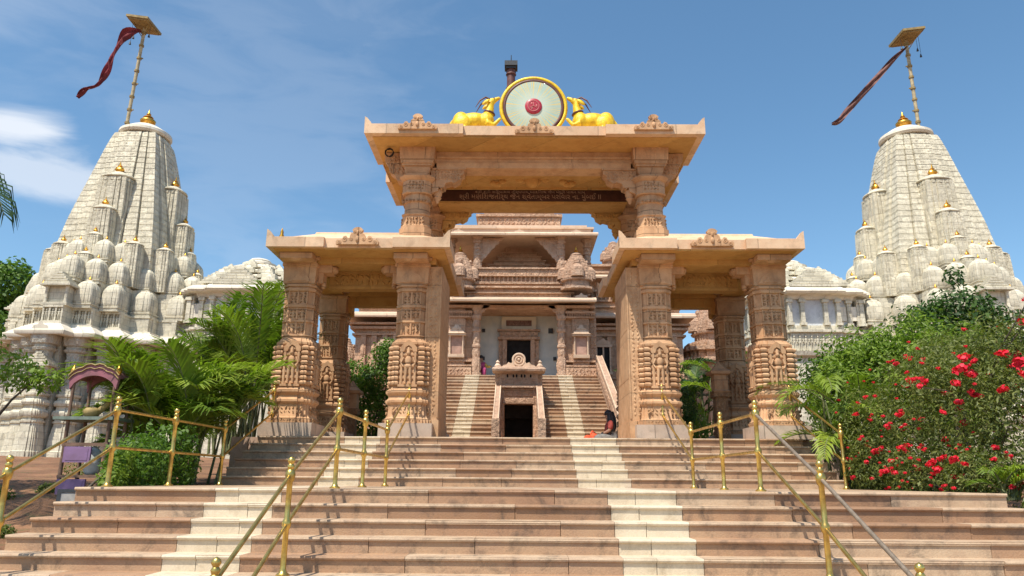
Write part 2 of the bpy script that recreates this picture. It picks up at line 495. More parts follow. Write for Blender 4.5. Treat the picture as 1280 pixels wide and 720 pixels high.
    def mesh(s, name, mats, origin=(0, 0, 0), smooth=None, fix=True):
        me = bpy.data.meshes.new(name)
        ox, oy, oz = origin
        me.from_pydata([(x - ox, y - oy, z - oz) for x, y, z in s.v], [], s.f)
        for m in (mats if isinstance(mats, (list, tuple)) else [mats]):
            me.materials.append(m)
        me.polygons.foreach_set('material_index', s.m)
        if fix:
            bm = bmesh.new(); bm.from_mesh(me)
            bmesh.ops.recalc_face_normals(bm, faces=bm.faces)
            bm.to_mesh(me); bm.free()
        if smooth is not None:
            me.polygons.foreach_set('use_smooth', [True] * len(me.polygons))
            if smooth < 180:
                me.set_sharp_from_angle(angle=R(smooth))
        me.update()
        return me

    def build(s, name, mats, parent=None, smooth=None, fix=True):
        org = ORG.get(parent.name, (0, 0, 0)) if parent else (0, 0, 0)
        me = s.mesh(name, mats, org, smooth, fix)
        return link(me, name, parent)


ORG = {}


def link(me, name, parent=None):
    o = bpy.data.objects.new(name, me)
    COL.objects.link(o)
    if parent:
        o.parent = parent
        ORG[o.name] = ORG.get(parent.name, (0, 0, 0))
    return o


def tag(o, label=None, cat=None, group=None, kind=None):
    if label: o['label'] = label
    if cat: o['category'] = cat
    if group: o['group'] = group
    if kind: o['kind'] = kind
    return o


def thing(name, loc, label, cat, group=None):
    o = bpy.data.objects.new(name, None)
    COL.objects.link(o)
    o.location = loc
    o.empty_display_size = 0.2
    ORG[o.name] = tuple(loc)
    return tag(o, label, cat, group)


def solo(mb, name, mats, label, cat, group=None, smooth=None, base=None, fix=True):
    """a thing that is one mesh, its origin at its base"""
    base = base or (0, 0, 0)
    me = mb.mesh(name, mats, base, smooth, fix)
    o = link(me, name)
    o.location = base
    ORG[o.name] = tuple(base)
    return tag(o, label, cat, group)


def copy_part(o, dx, dy, dz=0, rz=0.0, parent=None):
    c = o.copy(); COL.objects.link(c)
    c.parent = parent or o.parent
    c.location = (o.location[0] + dx, o.location[1] + dy, o.location[2] + dz)
    c.rotation_euler = (0, 0, rz)
    for ch in [q for q in bpy.data.objects if q.parent == o]:
        d = ch.copy(); COL.objects.link(d); d.parent = c
    return c


SQ = [(-1, -1), (1, -1), (1, 1), (-1, 1)]
OCT = [(cos(pi / 8 + k * pi / 4) * 1.05, sin(pi / 8 + k * pi / 4) * 1.05) for k in range(8)]
_q = [(1, .42), (.9, .42), (.9, .68), (.8, .68), (.8, .8), (.68, .8), (.68, .9), (.42, .9), (.42, 1)]
RATHA = []
for k in range(4):
    for x, y in _q:
        for _ in range(k):
            x, y = -y, x
        RATHA.append((x, y))


def relief(mb, x0, x1, z0, z1, y, cell, depth, rg, mi=None):
    """rows of small carved motifs standing proud of the face at y"""
    nx = max(1, round((x1 - x0) / cell)); nz = max(1, round((z1 - z0) / cell))
    cx = (x1 - x0) / nx; cz = (z1 - z0) / nz
    for i in range(nx):
        for j in range(nz):
            x = x0 + (i + .5) * cx; z = z0 + (j + .5) * cz
            a = rg.uniform(-0.9, 0.9)
            k = rg.uniform(0.3, 0.5)
            mb.ell((x + rg.uniform(-.12, .12) * cx, y, z + rg.uniform(-.12, .12) * cz), (cx * k * 0.62, depth, cz * k * 1.25), 5, 3, mi, Euler((0, a, 0)))
            if rg.random() < .5:
                mb.ell((x + cx * .3, y, z + cz * rg.uniform(-.3, .3)), (cx * .16, depth * .8, cz * .16), 4, 3, mi)


def crest(mb, cx, y0, y1, z, w, h):
    """leafy palmette ornament: stepped scroll outline with a lobed tip and raised buds"""
    pts = [(-1, 0), (-1.02, .16), (-.92, .28), (-.82, .2), (-.74, .3), (-.66, .46), (-.54, .5), (-.47, .38), (-.38, .36), (-.34, .56), (-.2, .7), (-.26, .84), (-.16, .96), (-.05, 1.0)]
    out = [(cx + x * w / 2, z + q * h) for x, q in pts] + [(cx - x * w / 2, z + q * h) for x, q in pts[::-1]]
    mb.extr(out, y0, y1)
    for sx in (-1, 1):
        for u, q, r in ((.84, .13, .1), (.6, .28, .13), (.3, .3, .1), (.14, .74, .08)):
            mb.torus((cx + sx * u * w / 2, y0, z + q * h), r * w * .33, .011, 12, 5)
            mb.ell((cx + sx * u * w / 2, y0, z + q * h), (.016, .02, .016), 6, 4)
    mb.ell((cx, y0, z + .3 * h), (.05 * w, .04, .2 * h), 6, 4)
    mb.ell((cx, y0, z + .68 * h), (.035 * w, .035, .13 * h), 6, 4)


def figure_mb(mb, cx, y, z, h, w=1.0):
    """small standing carved deity: legs, hips, torso, arms, head with tall crown, on a lotus foot"""
    s = h
    for sx in (-1, 1):
        mb.tube([(cx + sx * .07 * s, y, z + .03 * s), (cx + sx * .06 * s, y, z + .25 * s), (cx + sx * .05 * s, y, z + .46 * s)], [.03 * s, .036 * s, .055 * s], 6)
        mb.tube([(cx + sx * .12 * s, y, z + .72 * s), (cx + sx * .19 * s * w, y - .02 * s, z + .57 * s), (cx + sx * .13 * s, y - .06 * s, z + .47 * s)], [.034 * s, .028 * s, .022 * s], 6)
        mb.ell((cx + sx * .07 * s, y - .03 * s, z + .015 * s), (.035 * s, .06 * s, .02 * s), 6, 4)
    mb.ell((cx, y, z + .48 * s), (.1 * s, .07 * s, .07 * s), 8, 5)
    mb.ell((cx, y, z + .63 * s), (.095 * s, .065 * s, .14 * s), 8, 5)
    mb.tube([(cx, y, z + .74 * s), (cx, y, z + .8 * s)], .03 * s, 6)
    mb.ell((cx, y - .01 * s, z + .84 * s), (.055 * s, .055 * s, .065 * s), 8, 5)
    mb.lathe([(.05 * s, z + .88 * s), (.045 * s, z + .93 * s), (.02 * s, z + 1.0 * s)], cx, y, 8)


# ------------------------------------------------------------------ ground
def gz(x, y):
    t = 0.0
    if y < 5: base = 0.0
    elif y < 9: base = (y - 5) / 4 * 0.95
    elif y < 13: base = 0.95 + (y - 9) / 4 * 0.55
    elif y < 33: base = 1.5 + (y - 13) / 20 * 0.95
    else: base = 2.45
    if -5.1 < x < 5.6 and y < 16:
        return min(0.0, base) - 0.03
    if -9 < x < 9.7 and 14.9 < y < 30:
        return min(base, 2.1)
    nz = noise.noise(Vector((x * .35, y * .35, 1.3))) * .14 + noise.noise(Vector((x * 1.4, y * 1.4, 4))) * .05
    if y < 5: nz *= .2
    return base + nz


def ground():
    xs = [-1200, -500, -200, -100, -60, -45] + [-36 + i * 0.6 for i in range(51)] + [-5.15, -5.05] + [-4 + i for i in range(9)] + [5.55, 5.65] + [6 + i * .6 for i in range(51)] + [45, 60, 100, 200, 500, 1200]
    ys = [-1200, -300, -60, -20, -8, 0, 2] + [3 + i * .5 for i in range(70)] + [40, 45, 55, 80, 130, 300, 700, 1500]
    v = [(x, y, gz(x, y)) for y in ys for x in xs]
    n = len(xs)
    f = [(j * n + i, j * n + i + 1, (j + 1) * n + i + 1, (j + 1) * n + i) for j in range(len(ys) - 1) for i in range(n - 1)]
    mb = MB(); mb.v = v; mb.f = f; mb.m = [0] * len(f)
    o = mb.build('ground', M['soil'], smooth=180, fix=False)
    tag(o, kind='structure')


ground()
mb = MB(); mb.bx(-60, 60, -20, 5.6, -0.1, 0.006)
tag(mb.build('forecourt_paving', M['pave']), kind='structure')


# ------------------------------------------------------------------ broad front steps
def step_row(mb, x0, x1, y, zt, tread, rise, rg, stripes, zb=None):
    """one step: riser slabs under a rounded overhanging nosing, cut into slabs; stripes are (x0,x1) of pale stone"""
    cuts = sorted([x0, x1] + [c for s_ in stripes for c in s_])
    segs = []
    for a, b in zip(cuts[:-1], cuts[1:]):
        if b - a < .01: continue
        pale = any(abs(a - s_[0]) < .01 for s_ in stripes)
        if pale:
            mcut = a + (b - a) * rg.uniform(.3, .7)
            segs += [(a, mcut, 4), (mcut, b, 4)] if b - a > .5 else [(a, b, 4)]
        else:
            x = a
            while x < b - .01:
                e = x + rg.uniform(.9, 1.7)
                if b - e < .5: e = b
                segs.append((x, e, rg.choice((0, 0, 1, 1, 2, 3))))
                x = e
    nt_ = 0.036
    if zb is not None and zt - rise - zb > .02:
        mb.bx(x0 + .004, x1 - .004, y + .05, y + tread + .03, zb, zt - rise - .001, 0)
    for a, b, mi in segs:
        j = rg.uniform(-.003, .003)
        mb.bx(a + .003, b - .003, y + .028 + j, y + tread + .05, zt - rise, zt - nt_ + .001, mi)
        o = .012 * rg.random()
        prof = [(y + tread + .05, zt), (y + .008, zt), (y - .001 + o, zt - .006), (y - .006 + o, zt - nt_ / 2), (y - .001 + o, zt - nt_ + .004), (y + .01, zt - nt_), (y + tread + .05, zt - nt_)]
        mb.extr(prof[::-1], a + .0015, b - .0015, mi if mi == 4 else (3 if mi in (1, 3) or rg.random() < .55 else mi), axis='x')  # most nosings take the paler stone, painting in their sunlit edge


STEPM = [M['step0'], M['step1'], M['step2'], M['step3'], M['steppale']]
rg = random.Random(3)
mb = MB()
LS = [(-3.36, -2.62), (1.0, 1.76)]
for k in range(0, 10):
    y = 8.5 - .28 * k
    tr = 4.12 if k == 0 else .28
    zt = 1.5 - .15 * k
    if k == 0:
        step_row(mb, -4.93, 5.4, y, zt, .5, .15, rg, LS, 0)
    else:
        step_row(mb, -4.93 - .045 * k, 5.42 + .02 * k, y, zt, tr, .15, rg, LS, 0)
o = tag(mb.build('lower_steps', STEPM), kind='structure')
mb = MB()
yy = 9.05
while yy < 12.58:
    step_row(mb, -4.93, 5.4, yy, 1.5, .6, .15, rg, LS)
    yy += .594
mb.bx(-4.9, 5.38, 8.8, 12.7, 0, 1.36, 0)
tag(mb.build('steps_landing', STEPM), kind='structure')
mb = MB()
US = [(-3.3, -2.62), (1.0, 1.88)]
for j in range(6):
    step_row(mb, -4.97, 5.42, 12.6 + .35 * j, 1.65 + .15 * j, .35, .15, rg, US, 1.3)
tag(mb.build('upper_steps', STEPM), kind='structure')
mb = MB()
mb.bx(-5.6, 6.25, 14.72, 21.2, 1.2, 2.396)
mb.bx(-3.2, 3.6, 21.2, 27.2, 1.2, 2.396)
tag(mb.build('temple_forecourt', M['pave']), kind='structure')


# ------------------------------------------------------------------ gateway
GX = 0.32
gate = thing('gateway', (GX, 16.0, 2.4), 'carved pink sandstone gateway with raised central canopy at the top of the steps', 'gateway')
CHS = [(1, -.62), (1, .62), (.62, 1), (-.62, 1), (-1, .62), (-1, -.62), (-.62, -1), (.62, -1)]


def four(mb, cx, cy, fn):
    for k in range(4):
        mb.X = Matrix.Translation((cx, cy, 0)) @ Matrix.Rotation(k * pi / 2, 4, 'Z')
        fn(k)
    mb.X = Matrix.Identity(4)


def lower_column(cx, cy):
    rg = random.Random(11)
    mb = MB()
    prof = [(2.67, .47), (2.76, .47), (2.775, .445), (2.8, .43), (3.03, .405), (3.05, .43), (3.08, .455), (3.12, .455), (3.15, .42), (3.18, .40), (3.21, .40), (3.24, .43), (3.27, .455), (3.31, .455), (3.34, .42), (3.37, .40)]
    z = 3.40
    while z < 4.24:
        prof += [(z, .375), (z + .03, .40), (z + .075, .40), (z + .09, .375)]
        z += .115
    prof += [(4.27, .38), (4.31, .36), (4.36, .325)]
    mb.stack(RATHA, prof, cx, cy, 0)
    prof = [(4.3, .30), (4.40, .30), (4.405, .318), (4.435, .318), (4.44, .285), (4.69, .285), (4.695, .318), (4.735, .318), (4.74, .285), (5.0, .285), (5.005, .318), (5.06, .318), (5.065, .285), (5.34, .285), (5.345, .32), (5.37, .33), (5.40, .33), (5.41, .305), (5.43, .305), (5.44, .34), (5.48, .34), (5.49, .32)]
    mb.stack(CHS, prof, cx, cy, 0)
    mb.stack(SQ, [(5.485, .31), (5.5, .325), (5.86, .34), (5.87, .36), (5.93, .36), (5.94, .30), (6.0, .30), (6.01, .38), (6.1, .42)], cx, cy, 0)

    def face(k):
        # two framed carved panels on each band, ribs between
        for z0, z1 in ((4.445, 4.685), (4.75, 4.995), (5.075, 5.335)):
            for a, b in ((-.17, -.018), (.018, .17)):
                relief(mb, a, b, z0 + .02, z1 - .02, -.283, .062, .028, rg, 1)
            mb.bx(-.016, .016, -.31, -.28, z0, z1, 0)
            for sx in (-1, 1):
                mb.bx(sx * .185 - .011, sx * .185 + .011, -.31, -.27, z0, z1, 0)
        # arched leaf on the capital block
        mb.extr([(-.25, 5.53), (.25, 5.53), (.15, 5.68), (.0, 5.80), (-.15, 5.68)], -.352, -.33, 0)
        mb.extr([(-.15, 5.555), (.15, 5.555), (0.0, 5.72)], -.366, -.35, 0)
        # niche for the figure
        mb.bx(-.155, -.115, -.415, -.36, 3.42, 4.08, 0)
        mb.bx(.115, .155, -.415, -.36, 3.42, 4.08, 0)
        mb.bx(-.19, .19, -.43, -.36, 3.38, 3.425, 0)
        arc = [(-.17, 4.08), (-.17, 4.15), (-.1, 4.25), (0, 4.32), (.1, 4.25), (.17, 4.15), (.17, 4.08), (.09, 4.08), (.06, 4.17), (0, 4.21), (-.06, 4.17), (-.09, 4.08)]
        mb.extr(arc, -.42, -.36, 0)
        # pedestal motifs
        relief(mb, -.3, .3, 2.83, 3.0, -.415, .075, .022, rg, 1)
        relief(mb, -.3, .3, 2.69, 2.75, -.468, .06, .012, rg, 1)
        for sx in (-1, 1):
            for i in range(8):
                z_ = 3.42 + i * .10
                mb.stack(SQ, [(z_, (.055, .05)), (z_ + .03, (.07, .065)), (z_ + .05, (.07, .065)), (z_ + .085, (.035, .03))], sx * .255, -.35, 0)
    four(mb, cx, cy, face)
    col = mb.build('column', [M['sand'], M['sand_carved']], gate, 35)
    pm = MB(); pm.bx(cx - .52, cx + .52, cy - .5, cy + .5, 2.398, 2.665)
    pm.build('plinth', M['plinth'], col)
    for k, (dx, dy) in enumerate(((0, -1), (1, 0), (-1, 0))):
        fm = MB()
        fm.X = Matrix.Translation((cx, cy, 0)) @ Matrix.Rotation({0: 0, 1: pi / 2, 2: -pi / 2}[k], 4, 'Z')
        figure_mb(fm, 0, -.41, 3.43, .74)
        fm.build('statue', M['sand'], col, 60)
    return col


CXS = [-4.83, -2.5, 2.5, 4.83]
c0 = lower_column(GX - 4.83, 15.0)
for i, dx in enumerate(CXS):
    for yy in (0, 2.8):
        if i == 0 and yy == 0: continue
        copy_part(c0, dx + 4.83, yy)
# jambs beside the passage
rg = random.Random(5)
for sx in (-1, 1):
    mb = MB()
    xa, xb = GX + sx * 1.90, GX + sx * 2.21
    x0, x1 = min(xa, xb), max(xa, xb)
    mb.bx(x0, x1, 14.78, 16.5, 2.4, 5.9)
    mb.bx(x0 - .02, x1 + .02, 14.75, 16.53, 2.4, 2.75)
    mb.bx(x0 + .0, x0 + .03, 14.76, 14.785, 2.8, 5.86)
    mb.bx(x1 - .03, x1, 14.76, 14.785, 2.8, 5.86)
    relief(mb, x0 + .05, x1 - .05, 2.85, 5.8, 14.783, .085, .022, rg)
    for zz in (3.6, 4.6):
        mb.bx(x0 - .004, x1 + .004, 14.776, 16.504, zz, zz + .012)
    mb.build('jamb', M['sand_plain'], gate, 40)


def slab_roof(name, x0, x1, y0, y1, z, t, rise, inset, blocks, mats):
    """stone canopy slab: vertical fascia, sloping top, moulded underside, proud corner blocks"""
    mb = MB()
    cx, cy, hx, hy = (x0 + x1) / 2, (y0 + y1) / 2, (x1 - x0) / 2, (y1 - y0) / 2

    def ring(d):
        return (hx - d, hy - d)
    p = .1
    mb.stack(SQ, [(z + .03, ring(p + .1)), (z + .03, ring(p + .03)), (z, ring(p + .02)), (z + .005, ring(p)), (z + t, ring(p)), (z + t + .02, ring(p + .06)), (z + t + rise, ring(inset)), (z + t + rise + .05, ring(inset + .02))], cx, cy, 0)
    bx_, by_ = blocks
    for sx in (-1, 1):
        for sy in (-1, 1):
            bcx = cx + sx * (hx - bx_ / 2); bcy = cy + sy * (hy - by_ / 2)
            mb.stack(SQ, [(z - .012, (bx_ / 2 - .03, by_ / 2 - .03)), (z - .008, (bx_ / 2, by_ / 2)), (z + t - .003, (bx_ / 2, by_ / 2)), (z + t + .018, (bx_ / 2 - .06, by_ / 2 - .06)), (z + t + .1, (bx_ / 2 - .3, by_ / 2 - .3))], bcx, bcy, 0)
            # upturned corner horn
            ox, oy = cx + sx * hx, cy + sy * hy
            mb.extr([(ox, z + .03), (ox, z + t + .16), (ox - sx * .05, z + t + .13), (ox - sx * .13, z + t + .03), (ox - sx * .2, z + .03)][::1], oy - sy * .09, oy - sy * .002, 0)
    return mb, (cx, cy, hx, hy)


for sx in (-1, 1):
    xa, xb = sorted((GX + sx * 1.68, GX + sx * 5.35))
    mb, (cx, cy, hx, hy) = slab_roof('roof', xa, xb, 14.0, 18.1, 6.09, .2, .3, .75, (1.15, 1.15), None)
    rf = mb.build('roof', [M['eave']], gate)
    mb = MB()
    mb.bx(xa + .12, xb - .12, 14.12, 17.98, 6.06, 6.118)
    mb.bx(xa + .35, xb - .35, 14.72, 15.28, 5.94, 6.06)
    mb.bx(xa + .35, xb - .35, 17.52, 18.0, 5.94, 6.06)
    for xx in (GX + sx * 4.83, GX + sx * 2.5):
        mb.bx(xx - .25, xx + .25, 15.29, 17.51, 5.97, 6.058)
    # deep beam seen between the columns with a carved panel
    xc0, xc1 = sorted((GX + sx * 2.9, GX + sx * 4.45))
    mb.bx(xc0, xc1, 15.6, 15.85, 5.62, 6.055)
    mb.bx(xc0, xc1, 15.57, 15.6, 5.62, 5.68); mb.bx(xc0, xc1, 15.57, 15.6, 5.98, 6.055)
    relief(mb, xc0 + .1, xc1 - .1, 5.70, 5.97, 15.6, .11, .035, rg)
    mb.bx(xc0 - .15, xc1 + .15, 17.65, 17.9, 5.72, 5.94)
    mb.build('ceiling', M['sand_soffit'], gate, 30)
    # brackets springing from the columns
    for xx, s_ in ((GX + sx * 4.83, -sx), (GX + sx * 2.5, sx)):
        for yy in (15.0, 17.8):
            mb = MB()
            for (a, b, z0, z1, w) in ((.32, .62, 5.78, 5.95, .17), (.30, .44, 5.55, 5.78, .14)):
                x0, x1 = sorted((xx + s_ * a, xx + s_ * b))
                mb.bx(x0, x1, yy - w, yy + w, z0, z1)
            mb.ell((xx + s_ * .62, yy, 5.88), (.1, .15, .09), 8, 5)
            mb.ell((xx + s_ * .42, yy, 5.54), (.06, .1, .08), 8, 5)
            if yy < 16:
                x0, x1 = sorted((xx - .34, xx + .34))
                mb.bx(x0, x1, yy - .72, yy - .34, 5.93, 6.085)
                mb.ell((xx, yy - .62, 5.95), (.2, .1, .07), 8, 5)
            mb.build('bracket', M['sand_soffit'] if yy > 16 else M['sand'], gate, 40)
    # leafy crest on the eave, ridge knobs
    mb = MB(); crest(mb, GX + sx * 3.53, 13.99, 14.07, 6.13, .84, .36)
    mb.build('crest', M['sand'], gate, 40)
    for kx, ky in ((GX + sx * 2.95, 16.3), (GX + sx * 4.35, 17.4)):
        mb = MB()
        mb.lathe([(.17, 6.55), (.19, 6.62), (.16, 6.7), (.19, 6.74), (.16, 6.84), (.08, 6.92), (.1, 6.96), (.02, 7.05)], kx, ky, 12)
        mb.build('knob', M['sand_carved'], gate, 40)
    if sx < 0:
        mb = MB(); mb.lathe([(.05, 6.3), (.06, 6.36), (.03, 6.42), (.035, 6.46), (.005, 6.55)], xa + .22, 14.25, 10)
        mb.build('finial', M['gold'], gate, 60)


def upper_column(cx, cy):
    rg = random.Random(21)
    mb = MB()
    mb.stack(CHS, [(6.5, .34), (6.72, .34), (6.73, .31), (6.78, .31), (6.8, .29), (7.0, .28), (7.02, .3), (7.05, .3)], cx, cy)
    mb.lathe([(.28, 7.04), (.285, 7.1), (.275, 7.12), (.27, 7.3), (.295, 7.32), (.3, 7.36), (.28, 7.38), (.28, 7.52)], cx, cy, 20)
    mb.stack(CHS, [(7.5, .30), (7.52, .315), (7.56, .3), (7.80, .3), (7.81, .32), (7.85, .36), (7.88, .38), (7.9, .34), (7.93, .34)], cx, cy)
    mb.stack(SQ, [(7.92, .22), (8.0, .26), (8.08, .28), (8.12, .28), (8.125, .32), (8.17, .32), (8.175, .345), (8.24, .35), (8.25, .37), (8.3, .37), (8.6, .385)], cx, cy)

    def face(k):
        relief(mb, -.2, .2, 6.75, 6.98, -.285, .07, .03, rg, 1)
        relief(mb, -.17, .17, 7.58, 7.78, -.30, .075, .02, rg, 1)
        for i in range(6):
            mb.ell((-.2 + .08 * i, -.29, 7.34), (.03, .03, .03), 5, 4, 1)
    four(mb, cx, cy, face)
    return mb.build('upper_column', [M['sand'], M['sand_carved']], gate, 35)


u0 = upper_column(GX - 2.5, 14.98)
for dx, dy in ((5.0, 0), (0, 2.4), (5.0, 2.4)):
    copy_part(u0, dx, dy)
mb, _ = slab_roof('roof', GX - 3.53, GX + 3.53, 14.0, 18.2, 8.56, .21, .1, .5, (2.05, 1.6), None)
mb.build('top_roof', M['eave'], gate)
mb = MB()
mb.bx(GX - 3.38, GX + 3.38, 14.15, 18.05, 8.53, 8.588)
mb.build('roof_underside', M['sand_soffit'], gate)
mb = MB()
# front beam with mouldings, side and back beams
for (y0, y1) in ((14.86, 15.22), (17.24, 17.6)):
    mb.bx(GX - 2.9, GX + 2.9, y0, y1, 8.27, 8.53)
    mb.bx(GX - 2.1, GX + 2.1, y0 - .03, y1 + .03, 8.14, 8.265)
    mb.bx(GX - 2.1, GX + 2.1, y0 - .05, y0 + .02, 8.36, 8.40)
for sx in (-1, 1):
    mb.bx(GX + sx * 2.5 - .2, GX + sx * 2.5 + .2, 15.23, 17.23, 8.1, 8.525)
mb.build('beam', M['sand_plain'], gate)
mb = MB()
mb.bx(GX - 2.28, GX + 2.28, 15.26, 17.2, 8.30, 8.40)
for x0, x1 in ((-2.2, -1.4), (-1.3, 1.3), (1.4, 2.2)):
    mb.bx(GX + x0, GX + x1, 15.32, 15.38, 8.26, 8.30); mb.bx(GX + x0, GX + x1, 16.3, 16.36, 8.26, 8.30)
mb.X = Matrix.Translation((GX, 15.85, 8.30)) @ Matrix.Rotation(R(90), 4, 'X')
for sx in (-1, 1):
    for i in range(7):
        a = i * .9
        mb.ell((sx * (.3 + i * .1), .12 * sin(a), 0), (.1, .07, .04), 8, 4)
    relief(mb, sx * 1.75 - .25, sx * 1.75 + .25, -.3, .3, 0, .13, .03, rg)
mb.ell((0, 0, 0), (.2, .2, .08), 12, 6)
mb.X = Matrix.Identity(4)
mb.build('ceiling', M['sand_soffit'], gate, 40)
mb = MB()
mb.bx(GX - 2.25, GX + 2.25, 16.5, 17.2, 8.005, 8.30)
mb.bx(GX - 2.25, GX + 2.25, 16.46, 16.53, 7.96, 8.01)
mb.build('lintel', M['sand_soffit'], gate)
mb = MB(); mb.bx(GX - 2.24, GX + 2.24, 16.44, 16.50, 8.012, 8.295)
board = mb.build('inscription_board', M['board'], gate)


def writing(body, size, x, y, z, mat, parent, width=None, ext=.006, name='lettering'):
    cu = bpy.data.curves.new('text', 'FONT')
    cu.body = body; cu.size = size; cu.extrude = ext
    cu.align_x = 'CENTER'; cu.align_y = 'CENTER'
    cu.resolution_u = 2
    t = bpy.data.objects.new('text', cu); COL.objects.link(t)
    bpy.context.view_layer.update()
    me = bpy.data.meshes.new_from_object(t.evaluated_get(bpy.context.evaluated_depsgraph_get()))
    bpy.data.objects.remove(t); bpy.data.curves.remove(cu)
    if not me.vertices: return None
    xs = [v.co.x for v in me.vertices]
    w = max(xs) - min(xs); mx_ = (max(xs) + min(xs)) / 2
    k = (width / w) if width else 1
    for v in me.vertices:
        v.co = ((v.co.x - mx_) * k, -v.co.z, v.co.y)
    me.name = name
    me.materials.clear(); me.materials.append(mat)
    o = bpy.data.objects.new(name, me); COL.objects.link(o)
    o.parent = parent
    org = ORG[parent.name]
    o.location = (x - org[0], y - org[1], z - org[2])
    return o


writing('શ્રી મણિરાજતીર્થ જૈન શ્વેતામ્બર પરિવાર ના. મુંબઈ II', .165, GX - .05, 16.432, 8.115, M['letters'], board, 3.35)
writing('શ્રી શ્રી સિદ્ધાચલ તીર્થધામ આદિનાથ જૈન મંદિર પાવન ધામ', .085, GX - .05, 16.432, 8.235, M['letters'], board, 2.6)


def bracket_upper(xx, yy, s_, mat):
    rg = random.Random(31)
    mb = MB()
    outline = [(.28, 8.14), (1.0, 8.14), (1.0, 8.02), (.93, 7.98), (.9, 7.88), (.78, 7.80), (.72, 7.83), (.6, 7.80), (.58, 7.72), (.5, 7.68), (.46, 7.72), (.44, 7.62), (.28, 7.55)]
    mb.extr([(xx + s_ * a, z) for a, z in outline], yy - .15, yy + .15)
    mb.bx(*sorted((xx + s_ * .3, xx + s_ * 1.03)), yy - .18, yy + .18, 8.1, 8.138)
    a, b = sorted((xx + s_ * .34, xx + s_ * .96))
    relief(mb, a, b, 7.86, 8.09, yy - .15, .07, .03, rg)
    mb.lathe([(.02, 7.38), (.05, 7.44), (.09, 7.5), (.075, 7.53), (.1, 7.57), (.09, 7.7)], xx + s_ * .42, yy, 10)
    mb.build('bracket', mat, gate, 40)


for yy, mt in ((15.0, M['sand']), (17.38, M['sand_soffit'])):
    for sx in (-1, 1):
        bracket_upper(GX + sx * 2.5, yy, -sx, mt)
for sx in (-1, 1):     # outward facing console on the outer side of each upper column
    for yy in (15.0, 17.38):
        mb = MB()
        mb.extr([(GX + sx * (2.5 + a), z) for a, z in ((.26, 8.5), (.75, 8.52), (.74, 8.34), (.66, 8.22), (.62, 8.06), (.5, 7.98), (.44, 7.86), (.26, 7.8))], yy - .13, yy + .13)
        relief(mb, *sorted((GX + sx * 2.8, GX + sx * 3.15)), 8.0, 8.45, yy - .13, .09, .03, rg)
        mb.build('console', M['sand'], gate, 40)
for cxx in (-2.42, 0, 2.46):
    mb = MB(); crest(mb, GX + cxx, 13.93 if cxx else 14.03, 13.995 if cxx else 14.095, 8.62 if cxx else 8.58, .80, .34)
    mb.build('crest', M['sand'], gate, 40)
mb = MB()
pts = [(-2.78 + .09 * cos(a * .7), 14.62 + .03 * sin(a), 8.4 + .09 * sin(a * .7)) for a in range(22)]
mb.tube(pts, .012, 5)
mb.build('cable', M['dark'], gate, 60)

# ------------------------------------------------------------------ wheel and the two deer
WZ = 9.68
wh = thing('dharma_wheel', (GX, 15.0, 8.93), 'large golden rimmed wheel with pale green disc and red hub on the gateway roof', 'wheel')
mb = MB(); mb.torus((GX, 15.0, WZ), .72, .047, 64, 10)
mb.bx(GX - .35, GX + .35, 14.92, 15.08, 8.9, 8.99)
mb.build('rim', M['yellow'], wh, 60)
mb = MB(); mb.torus((GX, 14.985, WZ), .645, .045, 64, 8)
mb.build('inner_ring', M['brown'], wh, 60)
mb = MB()
mb.X = Matrix.Translation((GX, 15.0, WZ)) @ Matrix.Rotation(R(90), 4, 'X')
mb.lathe([(.63, -.05), (.63, .045), (.6, .05)], 0, 0, 64)
me = mb.mesh('disc', [M['enamel']], (GX, 15.0, WZ), 40)
o = link(me, 'disc', wh); o.location = (0, 0, WZ - 8.93)
mb = MB()
mb.X = Matrix.Translation((GX, 15.0, WZ)) @ Matrix.Rotation(R(90), 4, 'X')
mb.lathe([(.19, .03), (.19, .065), (.175, .08), (.13, .085)], 0, 0, 32)
hub = mb.build('hub', plain('crimson_enamel', (0.42, 0.02, 0.045), 0.4, 0, .1, 10), wh, 40)
mb = MB()
mb.torus((GX, 14.915, WZ), .125, .008, 24, 5)
for k in range(3):
    a = pi / 2 + k * 2 * pi / 3
    mb.tube([(GX, 14.913, WZ), (GX + .09 * cos(a), 14.913, WZ + .09 * sin(a))], .01, 5)
    mb.ell((GX + .07 * cos(a + .6), 14.913, WZ + .07 * sin(a + .6)), (.022, .01, .022), 6, 4)
mb.build('emblem', plain('pale_red', (0.6, 0.2, 0.18), .5), hub, 40)


def skin_mesh(name, verts, edges, radii, mats, sub=2, root=0):
    me = bpy.data.meshes.new(name)
    me.from_pydata([tuple(v) for v in verts], edges, [])
    ob = bpy.data.objects.new('tmp', me); COL.objects.link(ob)
    md = ob.modifiers.new('skin', 'SKIN'); md.use_smooth_shade = True
    for i, r in enumerate(radii):
        r = r if isinstance(r, tuple) else (r, r)
        me.skin_vertices[0].data[i].radius = r
        me.skin_vertices[0].data[i].use_root = (i == root)
    sb = ob.modifiers.new('sub', 'SUBSURF'); sb.levels = sub; sb.render_levels = sub
    bpy.context.view_layer.update()
    out = bpy.data.meshes.new_from_object(ob.evaluated_get(bpy.context.evaluated_depsgraph_get()))
    bpy.data.objects.remove(ob); bpy.data.meshes.remove(me)
    out.name = name
    out.materials.clear()
    for m in (mats if isinstance(mats, (list, tuple)) else [mats]): out.materials.append(m)
    out.polygons.foreach_set('use_smooth', [True] * len(out.polygons))
    return out


